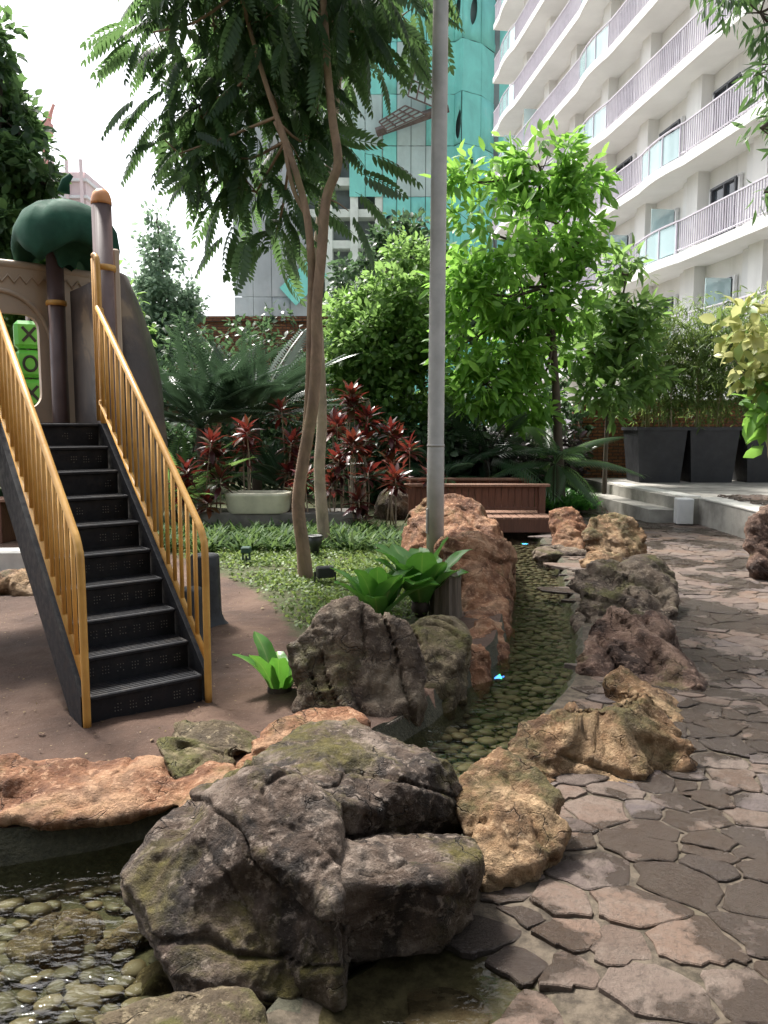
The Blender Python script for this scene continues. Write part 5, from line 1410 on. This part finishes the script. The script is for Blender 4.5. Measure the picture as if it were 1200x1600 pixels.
blobs = pblob([(335, 40, 8.6, 130), (450, 30, 8.9, 140), (560, 0, 8.9, 80), (310, 165, 8.5, 95), (420, 190, 8.8, 125), (400, 300, 8.7, 85), (555, 50, 9.0, 62), (240, 50, 8.2, 60), (628, 25, 8.8, 42), (430, 370, 8.6, 48), (280, 240, 8.3, 50), (490, 210, 9.0, 45), (360, 240, 8.6, 80), (450, -120, 8, 200), (300, -100, 8, 120), (600, -80, 8.4, 110)], 0.7)
FR = pinnate(10, 1.0, 0.30, 0.19, 0.45, 1.0, 0.5, tpl=leaf_oval(0.19, 0.05, 0.2))
def frond_crown(parent, name, mat, blobs, n, L, g, droop, extra=None):
    P, O = crown_points(blobs, n, g, 0.25, 0.3, 1.3)
    d = O + g.normal(0, 0.35, O.shape); d[:, 2] = d[:, 2] * 0.35 - droop
    if extra is not None:
        P = np.vstack([P, extra[0]]); d = np.vstack([d, extra[1]])
    nr = np.tile([0, 0, 1.0], (len(P), 1)) + g.normal(0, 0.35, (len(P), 3))
    v, t, a = inst(FR, P, d, nr, L * g.uniform(0.7, 1.15, len(P)), np.clip(g.normal(0.38, 0.2, len(P)), 0, 1))
    a = np.clip(a + np.repeat(g.normal(0, 0.06, len(a) // 4 + 1), 4)[:len(a)], 0, 1)
    tmesh(name, v, t, mat, parent, False, a); return P
ex = pxs(7.9, (200, 40), (215, 60), (250, 30), (235, 150), (250, 180), (285, 230), (300, 265), (345, 320), (370, 345), (385, 370), (560, 270), (555, 300), (545, 330), (570, 240), (630, 80), (640, 60), (590, 110))
exd = np.array([[-1, 0, -.25], [-1, .2, -.35], [-1, -.2, -.1], [-1, .2, -.4], [-1, 0, -.6], [-1, 0, -.5], [-.9, 0, -.7], [-.8, .1, -.8], [-.6, 0, -1], [-.3, 0, -1], [1, 0, -.3], [1, .1, -.4], [.8, 0, -.7], [1, 0, -.1], [1, 0, -.5], [.9, 0, -.7], [.8, 0, -.9]])
P = frond_crown(mt, 'crown', M['leaf_dark'], blobs, 800, 0.47, gm_, 0.35, (ex, exd))
limbs('limb', mt, M['bark_tan'], np.vstack([tp1[45:], tp2[40:]]), np.array([b[0] for b in blobs]), gm_, 0.017, 0.008)
limbs('twigs', mt, M['bark_tan'], np.vstack([np.array([b[0] for b in blobs]), tp1[40:], tp2[40:]]), P[::7], gm_, 0.010, 0.004, 4)
# second slim tree behind it
base = W(506, 853, 0.05)
t2 = thing('tree', 'slim pale-trunked tree just behind the two-stemmed one', 'tree', tuple(base))
s1 = pxs(10.2, (508, 855), (503, 800), (499, 730), (503, 660), (500, 560), (494, 440), (500, 340), (515, 250), (530, 120), (540, 0)); m = MB(); tp3 = smooth_path(s1, 5)
m.tube(tp3, np.interp(np.linspace(0, 1, len(tp3)), [0, 1], [0.085, 0.03]), 14); m.build('trunk', M['bark_pale'], t2, True)
bl2 = pblob([(505, 60, 10.2, 50), (460, 60, 10.2, 80), (500, -80, 10.2, 100)])
P = frond_crown(t2, 'crown', M['leaf_dark'], bl2, 100, 0.6, gm_, 0.4)
limbs('limb', t2, M['bark_pale'], tp3[25:], P[::3], gm_, 0.018, 0.005, 5)

# ---- background trees
def gp(pxx, Y, z=0.05): return np.array([(pxx - 600) / FPX * Y, Y, z])
def stem(pxx, Y, *pts): return [gp(pxx, Y)] + [D(p[0], p[1], Y) for p in pts]
tree('tree', 'bright green broad-leaved tree in front of the white apartment block', gp(878, 15), stem(878, 15, (872, 690), (868, 600), (862, 520), (848, 430), (842, 340), (845, 260)), [0.10, 0.075, 0.05, 0.02], 'bark_dark',
     pblob([(745, 285, 15, 48), (840, 255, 15, 52), (905, 285, 15, 40), (770, 365, 14.6, 70), (870, 350, 15, 66), (735, 450, 14.6, 50), (815, 450, 14.7, 66), (905, 380, 15, 36), (790, 545, 14.8, 55), (720, 540, 14.6, 42), (890, 480, 15, 42), (850, 560, 15, 45), (760, 600, 14.6, 50), (820, 620, 15, 45)]), 'leaf_bright', 400, 15, OV, 0.28, 101, spread=0.8, droop=0.35, up=0.55, gap=0.03, gf=1.2, bias=0.1)
tree('tree', 'light green small-leaved tree between the tall trunks and the light pole', gp(600, 16.5), stem(600, 16.5, (602, 640), (598, 560), (600, 480), (605, 420)), [0.14, 0.1, 0.05], 'bark_dark',
     pblob([(560, 500, 16.5, 50), (625, 465, 16.3, 52), (600, 540, 16.0, 70), (545, 560, 16.2, 48), (660, 520, 16.2, 55), (640, 400, 16.8, 40), (590, 610, 16, 55), (660, 600, 16, 55)]), 'leaf_mid', 640, 20, OVW, 0.16, 102, spread=1.3, droop=0.1, gap=0.2, gf=1.8, bias=0.1)
tree('tree', 'dark rounded tree whose top shows above the light green one', gp(640, 21), stem(640, 21, (640, 600), (638, 480), (640, 400)), [0.16, 0.11, 0.05], 'bark_dark',
     pblob([(635, 385, 21, 48), (600, 410, 21, 42), (560, 440, 21, 40), (680, 420, 21, 45), (720, 480, 21, 60), (640, 470, 21, 60)]), 'leaf_deep', 420, 20, OVW, 0.2, 103, spread=1.2, gap=0.25, bias=0.2)
tree('tree', 'young broad-leaved tree reaching above the bamboo', gp(945, 16.3), stem(945, 16.3, (950, 640), (960, 560), (970, 480), (980, 430)), [0.05, 0.035, 0.015], 'bark_dark',
     pblob([(972, 425, 16.3, 28), (1002, 490, 16.3, 28), (945, 485, 16.3, 34), (985, 540, 16.2, 36), (920, 550, 16.2, 40), (950, 610, 16.0, 40), (1010, 590, 16.2, 30)]), 'leaf_mid', 150, 13, OV, 0.30, 104, spread=0.7, droop=0.35, gap=0.2)
tree('tree', 'slender cone-shaped pale tree against the bright sky', gp(255, 21), stem(255, 21, (255, 560), (253, 440), (245, 335)), [0.13, 0.08, 0.02], 'bark_dark',
     pblob([(243, 345, 21, 16), (250, 380, 21, 28), (250, 420, 21, 40), (258, 460, 21, 48), (250, 510, 21, 52), (285, 480, 21, 30), (220, 450, 21, 28), (260, 560, 21, 60)]), 'leaf_blue', 460, 16, OVW, 0.17, 105, spread=1.3, gap=0.15, gf=2.0, bias=0.15)
tree('tree', 'big-leaved dark tree at the left edge behind the leaf roof', gp(-60, 12.5), stem(-60, 12.5, (-50, 560), (-40, 400), (-10, 250), (0, 120)), [0.16, 0.11, 0.04], 'bark_dark',
     pblob([(-10, 80, 12.5, 42), (10, 190, 12.5, 48), (40, 260, 12.4, 46), (-20, 260, 12.5, 70), (20, 350, 12.6, 62), (-40, 400, 12.6, 80), (75, 285, 12.4, 24), (-60, 120, 12.5, 70)]), 'leaf_dark', 420, 16, OVW, 0.2, 106, spread=1.0, gap=0.15, gf=1.8, bias=0.1)
tree('tree', 'leafy green tree filling the gap behind the playground panel', gp(80, 14.5), stem(80, 14.5, (85, 600), (90, 480), (100, 420)), [0.13, 0.1, 0.04], 'bark_dark',
     pblob([(60, 420, 14.5, 60), (140, 440, 14.5, 40), (100, 500, 14.5, 60), (20, 480, 14.5, 70), (190, 500, 14.5, 40), (20, 590, 14.5, 70), (90, 600, 14.5, 60)]), 'leaf_mid', 440, 16, OVW, 0.2, 107, spread=1.1, gap=0.2, bias=0.0)
tree('tree', 'tree beyond the right edge letting drooping leaf sprays hang into view', (7.2, 10.2, 0.4), [(7.2, 10.2, 0.4), (7.0, 10.1, 2.5), (6.6, 10.0, 4.5), (6.0, 9.9, 6.0), (5.2, 9.8, 7.2)], [0.14, 0.1, 0.03], 'bark_dark',
     pblob([(1188, 20, 9.8, 34), (1225, 100, 9.8, 45), (1188, 200, 9.8, 20), (1230, 250, 9.8, 50), (1195, 300, 9.8, 14), (1260, -40, 9.8, 120), (1150, -60, 9.8, 70), (1290, 150, 10, 80)]), 'leaf_dark', 190, 9, NAR, 0.21, 108, spread=0.8, droop=0.9, gap=0.1, up=0.4)
# unseen trees and hedge added behind the camera to shade the foreground
for lab, b_, bl_, sd_ in (('unseen shade tree added behind the viewpoint on the path', (3.0, -3.6, 0), [((2.4, -3.2, 6.0), (4.2, 3.2, 2.8)), ((5.4, -1.8, 6.4), (2.6, 2.4, 2.2))], 121), ('unseen shade tree added behind the viewpoint beside the pond', (-3.4, -4.6, 0), [((-2.8, -3.8, 6.0), (4.2, 3.0, 2.8)), ((-6.2, -3.4, 6.4), (3.0, 2.6, 2.4))], 122)):
    b_ = np.array(b_, float); tree('tree', lab, b_, [b_, b_ + [0.05, .05, 1.8], b_ + [-.1, 0, 3.6], b_ + [-.2, -.1, 5.2]], [0.2, 0.16, 0.08], 'bark_tan', [(np.array(c_), np.array(r_)) for c_, r_ in bl_], 'leaf_deep', 900, 9, OVW, 0.45, sd_, spread=0.9, gap=0.4)
g = np.random.default_rng(131); hd = thing('shade_hedge', 'unseen, added hedge behind the viewpoint', 'shade_hedge', (0, -9, 0))  # unseen foliage mass, added to block sky light from behind
foliage('foliage', hd, M['leaf_deep'], [(np.array([x_, -9.0, 2.0]), np.array([1.6, 1.0, 2.2])) for x_ in np.arange(-12, 13, 2.0)], 1300, 9, OVW, 0.34, g, spread=1.0, gap=0.6)
limbs('stems', hd, M['bark_dark'], np.array([[x_, -9.0, 0] for x_ in np.arange(-12, 13, 1.0)]), np.array([[x_ + .2, -9.0, 2.8] for x_ in np.arange(-12, 13, 1.0)]), g, 0.05, 0.015, 5)
# ---- dark shrubs that close the back of the garden
def shrub(label, pxx, Y, w, h, leaf, seed, n=150, per=16, size=0.17, tpl=OVW, z0=0.05, name='shrub', bias=0.0, gap=0.25):
    g = np.random.default_rng(seed); b = gp(pxx, Y, z0); t = thing(name, label, 'shrub', tuple(b), 'shrubs at the back of the garden')
    bl = [(b + [0, 0, h * 0.55], np.array([w * .5, w * .42, h * .5])), (b + [-w * .25, 0, h * 0.4], np.array([w * .33, w * .3, h * .4])), (b + [w * .25, -.1, h * 0.42], np.array([w * .33, w * .3, h * .42]))]
    P = foliage('foliage', t, M[leaf], bl, n, per, tpl, size, g, spread=1.0, gap=gap, bias=bias)
    limbs('stems', t, M['bark_dark'], np.array([b, b + [.08, 0, .02], b + [-.08, .03, .02]]), P[::9], g, 0.018, 0.005, 4)
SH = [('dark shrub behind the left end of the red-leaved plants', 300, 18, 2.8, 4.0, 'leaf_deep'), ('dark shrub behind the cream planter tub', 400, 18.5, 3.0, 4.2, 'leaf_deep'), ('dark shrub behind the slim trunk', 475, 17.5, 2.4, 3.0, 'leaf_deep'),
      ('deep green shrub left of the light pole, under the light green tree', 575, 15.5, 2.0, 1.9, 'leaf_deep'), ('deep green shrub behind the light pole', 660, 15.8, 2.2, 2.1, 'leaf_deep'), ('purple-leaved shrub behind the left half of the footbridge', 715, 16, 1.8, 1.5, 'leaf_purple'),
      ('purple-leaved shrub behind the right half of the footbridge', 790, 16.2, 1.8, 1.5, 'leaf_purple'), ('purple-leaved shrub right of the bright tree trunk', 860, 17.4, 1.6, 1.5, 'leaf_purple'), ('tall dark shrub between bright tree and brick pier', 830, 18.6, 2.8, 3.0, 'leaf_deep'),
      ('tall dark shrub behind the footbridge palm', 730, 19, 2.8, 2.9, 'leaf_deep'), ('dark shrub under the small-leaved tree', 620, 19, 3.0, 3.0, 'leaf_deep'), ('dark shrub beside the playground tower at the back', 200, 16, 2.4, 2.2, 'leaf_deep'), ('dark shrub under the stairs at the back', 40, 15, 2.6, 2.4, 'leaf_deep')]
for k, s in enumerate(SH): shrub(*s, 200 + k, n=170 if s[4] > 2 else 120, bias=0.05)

# ---- cycads and palms: each frond its own part
fr_mesh = {}
def frond_mesh(key, pairs, ll, lw, droop, ang, ld, mat, seed):
    g = np.random.default_rng(seed); out = []
    for k in range(4):
        v, t = pinnate(pairs, 1.0, ll * g.uniform(.9, 1.1), lw, droop * g.uniform(0.7, 1.3), ang, ld * g.uniform(.7, 1.3), tpl=leaf_dia(lw, 0.03))
        me = bpy.data.meshes.new('frond'); me.from_pydata(v.tolist(), [], t.tolist()); set_var(me, np.clip(np.full(len(v), g.uniform(0.15, 0.95)), 0, 1)); me.materials.append(M[mat]); out.append(me)
    fr_mesh[key] = out
frond_mesh('cycad', 34, 0.20, 0.06, 0.32, 1.0, 0.15, 'leaf_cycad', 1)
frond_mesh('fern', 30, 0.17, 0.08, 0.45, 1.15, 0.2, 'leaf_mid', 2)
frond_mesh('areca', 26, 0.30, 0.05, 0.55, 0.85, 0.5, 'leaf_cycad', 3)
frond_mesh('arecamid', 26, 0.30, 0.05, 0.6, 0.85, 0.6, 'leaf_dark', 4)
def rosette(name, label, cat, base, h, n, L, key, seed, tilt=(0.15, 1.1), trunk_r=0.1, bark='bark_dark', group=None):
    g = np.random.default_rng(seed); t = thing(name, label, cat, tuple(base), group)
    m = MB(); b = np.array(base); m.tube(smooth_path(np.array([b, b + [0.02, 0, h * .5], b + [0.0, 0.02, h]]), 4), np.linspace(trunk_r, trunk_r * 0.8, 9), 10); m.build('trunk', M[bark], t, True)
    for i in range(n):
        az = i * 2.39996 + g.normal(0, .15); el = math.radians(80) - (tilt[0] + (tilt[1] - tilt[0]) * (i / n) ** 0.9) * 1.0 + g.normal(0, 0.08)
        o = bpy.data.objects.new('frond', fr_mesh[key][g.integers(4)]); C.objects.link(o); o.parent = t
        o.location = (0, 0, h); o.rotation_euler = (el, 0, az); s = L * g.uniform(0.8, 1.15); o.scale = (s, s, s)
CY = 'cycads and palms along the back'
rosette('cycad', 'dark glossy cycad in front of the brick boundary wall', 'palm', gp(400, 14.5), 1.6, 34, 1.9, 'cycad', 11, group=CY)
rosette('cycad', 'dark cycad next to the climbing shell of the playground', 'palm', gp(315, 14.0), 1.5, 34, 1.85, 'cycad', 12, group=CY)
rosette('cycad', 'low cycad with silvery fronds just above the red-leaved plants', 'palm', gp(440, 13.4), 0.5, 18, 1.2, 'cycad', 13, group=CY)
rosette('tree_fern', 'light green fern with arching fronds at the right of the stairs', 'fern', gp(268, 12.2), 0.25, 20, 1.35, 'fern', 14, (0.1, 1.0), 0.07, group=CY)
rosette('palm', 'feathery dark palm spreading behind the footbridge', 'palm', gp(760, 15.2), 0.9, 18, 1.5, 'areca', 15, (0.3, 1.5), 0.07, group=CY)
rosette('palm', 'feathery palm leaning at the foot of the bright green tree', 'palm', gp(868, 14.6), 0.85, 14, 1.35, 'arecamid', 16, (0.3, 1.6), 0.08, group=CY)
rosette('palm', 'dark palm in the shade right of the light pole', 'palm', gp(700, 14.6), 0.6, 14, 1.2, 'areca', 17, (0.3, 1.4), 0.06, group=CY)

# ---- red cordylines
def ti(label, pxx, pyh, Y, heads, seed):
    g = np.random.default_rng(seed); b = gp(pxx, Y, 0.05); t = thing('cordyline', label, 'plant', tuple(b), 'red-leaved cordylines')
    for k in range(heads):
        tp = D(pxx + g.normal(0, 16) * (k > 0), pyh + abs(g.normal(0, 34)) * (k > 0), Y + g.normal(0, .12))
        bb = b + [g.normal(0, .06), g.normal(0, .05), 0]
        m = MB(); m.tube(smooth_path(np.array([bb, (bb + tp) / 2 + g.normal(0, .03, 3), tp]), 3), np.linspace(.014, .009, 7), 6); m.build('cane', M['bark_pale'], t, True)
        n = 25; i = np.arange(n); az = i * 2.4 + g.uniform(0, 6); el = np.linspace(1.25, -0.5, n) + g.normal(0, .12, n)
        d = np.stack([np.cos(az) * np.cos(el), np.sin(az) * np.cos(el), np.sin(el)], 1)
        pos = tp + d * 0.02 - np.array([0, 0, 1]) * (i / n * 0.12)[:, None]
        hv = g.uniform(0.1, 0.75)
        v, tt, a = inst(leaf_oval(0.16, 0.04, 0.25), pos, d, np.tile([0, 0, 1.0], (n, 1)) + g.normal(0, .2, (n, 3)), g.uniform(.2, .29, n), np.clip(g.normal(hv, .22, n), 0, 1))
        tmesh('leaf_rosette', v, tt, M['leaf_red'], t, False, a)
TI = [('red cordyline nearest the stair handrail', 292, 735, 11.6, 3), ('tall red cordyline above the handrail end', 330, 690, 12.0, 3), ('bright red cordyline left of the cream tub', 385, 670, 12.2, 3), ('dark red cordyline over the cream tub', 440, 640, 12.9, 2), ('low cordyline at the left corner of the cream tub', 345, 748, 11.6, 2),
      ('cordyline just left of the two-stemmed tree', 455, 690, 12.2, 2), ('tallest red cordyline, right of the two-stemmed tree', 548, 614, 12.4, 3), ('cordyline with a red crown between the trunks and the pole', 575, 650, 12.2, 3), ('dark cordyline above the lily border near the pole', 610, 672, 12.3, 3), ('low red cordyline behind the slim trunk', 530, 715, 11.8, 3),
      ('small cordyline in the middle of the border', 575, 738, 11.5, 3), ('dark-leaved cordyline nearest the light pole', 640, 700, 12.6, 2), ('cordyline rising between the two tree trunks', 520, 660, 12.8, 2), ('orange tinted cordyline over the border', 552, 690, 11.6, 2), ('short cordyline at the right end of the cream tub', 470, 735, 12.3, 2), ('cordyline with dark red leaves beside the slim trunk', 475, 745, 11.7, 2), ('low dark cordyline at the end of the lily border', 618, 745, 11.6, 2)]
for k, s in enumerate(TI): ti(s[0], s[1], s[2], s[3], s[4], 300 + k)

# ---- bird nest ferns: every leaf a part
def nest_leaf(name, parent, base, az, L, w, el0, curl, g):
    ns, nc = 11, 5; V = []; A = []
    d = np.array([math.cos(az), math.sin(az), 0]); sd_ = np.array([-math.sin(az), math.cos(az), 0]); p = np.array(base, float); el = el0; ph_ = g.uniform(0, 6); st_ = L / (ns - 1)
    for i in range(ns):
        t = i / (ns - 1); ww_ = w * (0.25 + 0.95 * math.sin(math.pi * min(1, t * 0.93 + 0.05)) ** 0.75) * (1 if t < .97 else .25)
        nrm = -d * math.sin(el) + np.array([0, 0, 1]) * math.cos(el)
        for c in range(nc):
            s = (c / (nc - 1) - .5) * 2
            wave = 0.10 * w * math.sin(t * 17 + ph_ + (0 if s < 0 else 1.5)) * abs(s)
            V.append(p + sd_ * s * ww_ + nrm * (abs(s) * ww_ * 0.28 + wave)); A.append(abs(s))
        p = p + (d * math.cos(el) + np.array([0, 0, 1]) * math.sin(el)) * st_; el -= curl / (ns - 1) * (0.4 + 1.4 * t)
    Fc = [(i * nc + c, i * nc + c + 1, (i + 1) * nc + c + 1, (i + 1) * nc + c) for i in range(ns - 1) for c in range(nc - 1)]
    return pmesh(name, V, Fc, M['leaf_nest'], parent, True, A)
def nest(label, base, n, L, w, seed, az0=0.0, azr=2 * math.pi):
    g = np.random.default_rng(seed); t = thing('bird_nest_fern', label, 'fern', tuple(base), 'bird nest ferns')
    for i in range(n):
        az = az0 + (i * 2.39996) % azr + g.normal(0, .1); f = i / n
        nest_leaf('leaf', t, np.array(base) + [0.05 * math.cos(az), 0.05 * math.sin(az), 0.0], az, L * g.uniform(.75, 1.15), w * g.uniform(.8, 1.15), 1.42 - 0.6 * f + g.normal(0, .1), 0.55 + 0.5 * g.uniform(), g)
    m = MB(); m.lathe(np.array(base) - [0, 0, .1], [(.05, 0), (.08, .06), (.07, .12), (.02, .15)], 12); m.build('crown_base', M['soil'], t, True)
b = W(640, 965, 0.05); nest('large glossy bird nest fern at the foot of the light pole', (0.3, 6.4, 0.15), 20, 0.54, 0.10, 5)
nest('second bird nest fern spreading left behind the upright slab rock', (-0.05, 6.1, 0.1), 16, 0.48, 0.088, 6)
b = W(437, 1078, 0.05); nest('small bird nest fern at the left foot of the upright slab rock', (b[0], b[1], 0.05), 9, 0.34, 0.05, 7)

# ---- ground cover
grd = np.random.default_rng(61)
def scatter(poly, n, cond=None):
    lo, hi = poly.min(0), poly.max(0); P = np.c_[grd.uniform(lo[0], hi[0], n), grd.uniform(lo[1], hi[1], n)]
    return P[inside(P, poly)]
P = scatter(TURF, 60000); P = P[(P[:, 1] < 10.6) & (chan_sd(P) > 0.2)]
edge = np.clip(pdist(P, TURF) / 0.5, 0, 1); keep = grd.uniform(size=len(P)) < (0.12 + 0.88 * edge) * np.clip(1.0 + 1.4 * noise3(np.c_[P * 1.6, np.zeros(len(P))]), 0.08, 1)
P = P[keep]; N = len(P)
d = np.c_[grd.normal(size=(N, 2)), grd.uniform(0.1, 1.1, N)]
v, t, a = inst(leaf_dia(0.32, 0.05), np.c_[P, np.full(N, 0.05) + grd.uniform(0, .03, N)], d, np.tile([0, 0, 1.0], (N, 1)) + grd.normal(0, .3, (N, 3)), grd.uniform(.03, .06, N), np.clip(grd.normal(.5, .22, N), 0, 1))
tag(tmesh('turf', v, t, M['leaf_turf'], None, False, a), 'short green ground cover leaves on the lawn', 'grass', kind='stuff')
# lily border: arching blades
def tufts(poly, n, L, blades, mat, name, label, parent=None, w=0.05):
    P = scatter(poly, n); P = P[chan_sd(P) > 0.15]; N = len(P) * blades; pos = np.repeat(np.c_[P, np.full(len(P), .05)], blades, 0); pos[:, :2] += grd.normal(0, .02, (N, 2))
    az = grd.uniform(0, 6.28, N); el = grd.uniform(.7, 1.4, N); d = np.stack([np.cos(az) * np.cos(el), np.sin(az) * np.cos(el), np.sin(el)], 1)
    nr = np.stack([-np.cos(az) * np.sin(el), -np.sin(az) * np.sin(el), np.cos(el)], 1)
    v, t, a = inst(leaf_strap(w, 0.55), pos, d, nr, L * grd.uniform(.6, 1.15, N), np.clip(grd.normal(.5, .25, N), 0, 1))
    return tag(tmesh(name, v, t, mat, None, False, a), label, 'plants', kind='stuff')
tufts(np.array([(-4.2, 9.7), (-2.0, 9.5), (-0.6, 9.6), (0.5, 9.4), (0.5, 11.2), (-0.5, 11.5), (-4.2, 11.4)]), 620, 0.26, 8, M['leaf_lily'], 'lily_border', 'dense border of strappy green leaves behind the lawn', w=0.075)
tufts(np.array([(-0.1, 7.4), (0.45, 7.2), (0.9, 8.6), (0.75, 9.5), (0.2, 9.5), (-0.2, 8.5)]), 130, 0.2, 8, M['leaf_turf'], 'strappy_grass', 'variegated strappy grass along the foot of the orange rock bank', w=0.06)
tufts(np.array([(2.7, 14.2), (3.9, 14.6), (4.1, 16.6), (2.8, 16.6)]), 260, 0.34, 10, M['leaf_fern'], 'fern_patch', 'fresh green fern patch beside the terrace steps', w=0.08)
for lab, (x, y), n, L in (('grass tuft on the pale kerb behind the stairs', (-3.65, 8.5), 40, .3), ('thin grass tuft beside the cut log on the orange rock bank', (0.78, 7.25), 34, .3)):
    N = n; az = grd.uniform(0, 6.28, N); el = grd.uniform(.8, 1.5, N); d = np.stack([np.cos(az) * np.cos(el), np.sin(az) * np.cos(el), np.sin(el)], 1); nr = np.stack([-np.cos(az) * np.sin(el), -np.sin(az) * np.sin(el), np.cos(el)], 1)
    v, t, a = inst(leaf_strap(.035, .45), np.c_[np.array([x, y]) + grd.normal(0, .06, (N, 2)), np.full(N, .12)], d, nr, L * grd.uniform(.6, 1.2, N), grd.uniform(0.3, 1, N))
    tag(tmesh('grass_tuft', v, t, M['leaf_fern'], None, False, a), lab, 'grass tuft')
# fallen leaves and crumbs on the bare earth and the path
P = np.c_[grd.uniform(-3.6, 0.2, 1500), grd.uniform(3.1, 8, 1500)]; P = P[(chan_sd(P) > .25) & ~inside(P, PATH)]; N = len(P)
v, t, a = inst(leaf_dia(.25, .06), np.c_[P, np.full(N, .062)], np.c_[grd.normal(size=(N, 2)), grd.uniform(-.05, .25, N)], np.tile([0, 0, 1.0], (N, 1)) + grd.normal(0, .3, (N, 3)), grd.uniform(.008, .026, N) * (1 + (grd.uniform(size=N) < .08)), grd.uniform(0, .8, N))
tag(tmesh('leaf_litter', v, t, M['leaf_litter'], None, False, a), 'fallen leaves scattered over the bare earth', 'leaves', kind='stuff')

# ---- bamboo in the planters
for (xc, yc, zc_), lab, sd_ in zip(PLANTERS, ('bamboo clump in the planter nearest the palm', 'bamboo clump in the middle planter', 'bamboo clump in the planter at the right edge'), (41, 42, 43)):
    g = np.random.default_rng(sd_); t = thing('bamboo', lab, 'bamboo', (xc, yc, zc_), 'bamboo clumps'); tips = []
    for k in range(9):
        b = np.array([xc + g.uniform(-.38, .38), yc + g.uniform(-.3, .3), zc_]); L = g.uniform(1.9, 2.6); ln = g.normal(0, .22, 2)
        pts = np.array([b, b + [ln[0] * .3, ln[1] * .3, L * .5], b + [ln[0], ln[1], L]]); pp_ = smooth_path(pts, 5)
        m = MB(); m.tube(pp_, np.linspace(.018, .006, len(pp_)), 6); m.build('culm', M['cane' if k % 3 else 'bark_pale'], t, True); tips += list(pp_[3:])
    tips = np.array(tips); n = 90 * 9; idx = g.integers(len(tips), size=n); P = np.repeat(tips[idx] + g.normal(0, .34, (n, 3)) * [1.2, 1, .7], 7, 0); N = len(P)
    d = g.normal(size=(N, 3)) * [1, 1, .5]; d[:, 2] -= .45
    v, tt, a = inst(leaf_oval(.07, .02, .3), P + g.normal(0, .05, (N, 3)), d, np.tile([0, 0, 1.0], (N, 1)) + g.normal(0, .4, (N, 3)), g.uniform(.12, .24, N), np.clip(g.normal(.45, .22, N), 0, 1)); tmesh('foliage', v, tt, M['leaf_bamboo'], t, False, a)
# ---- yellow variegated shrub at the right edge
g = np.random.default_rng(55); t = thing('shrub', 'yellow-green variegated shrub with big leaves at the right edge', 'shrub', (5.75, 11.3, 0.4))
bl = pblob([(1165, 505, 11.3, 34), (1200, 570, 11.2, 45), (1162, 570, 11.2, 24), (1240, 500, 11.3, 50), (1245, 600, 11.2, 60)])
P = foliage('foliage', t, M['leaf_yellow'], bl, 80, 8, OVW, 0.24, g, spread=.6, droop=.3, up=.6, gap=.3, bias=0.1)
bl = pblob([(1190, 620, 11.0, 30), (1230, 640, 11.1, 50)]); foliage('lower_foliage', t, M['leaf_bright'], bl, 26, 6, OVW, .28, g, spread=.6)
limbs('stems', t, M['bark_pale'], np.array([[5.75, 11.3, .4], [5.85, 11.2, .4], [5.65, 11.4, .4]]), P[::6], g, .014, .005, 5)
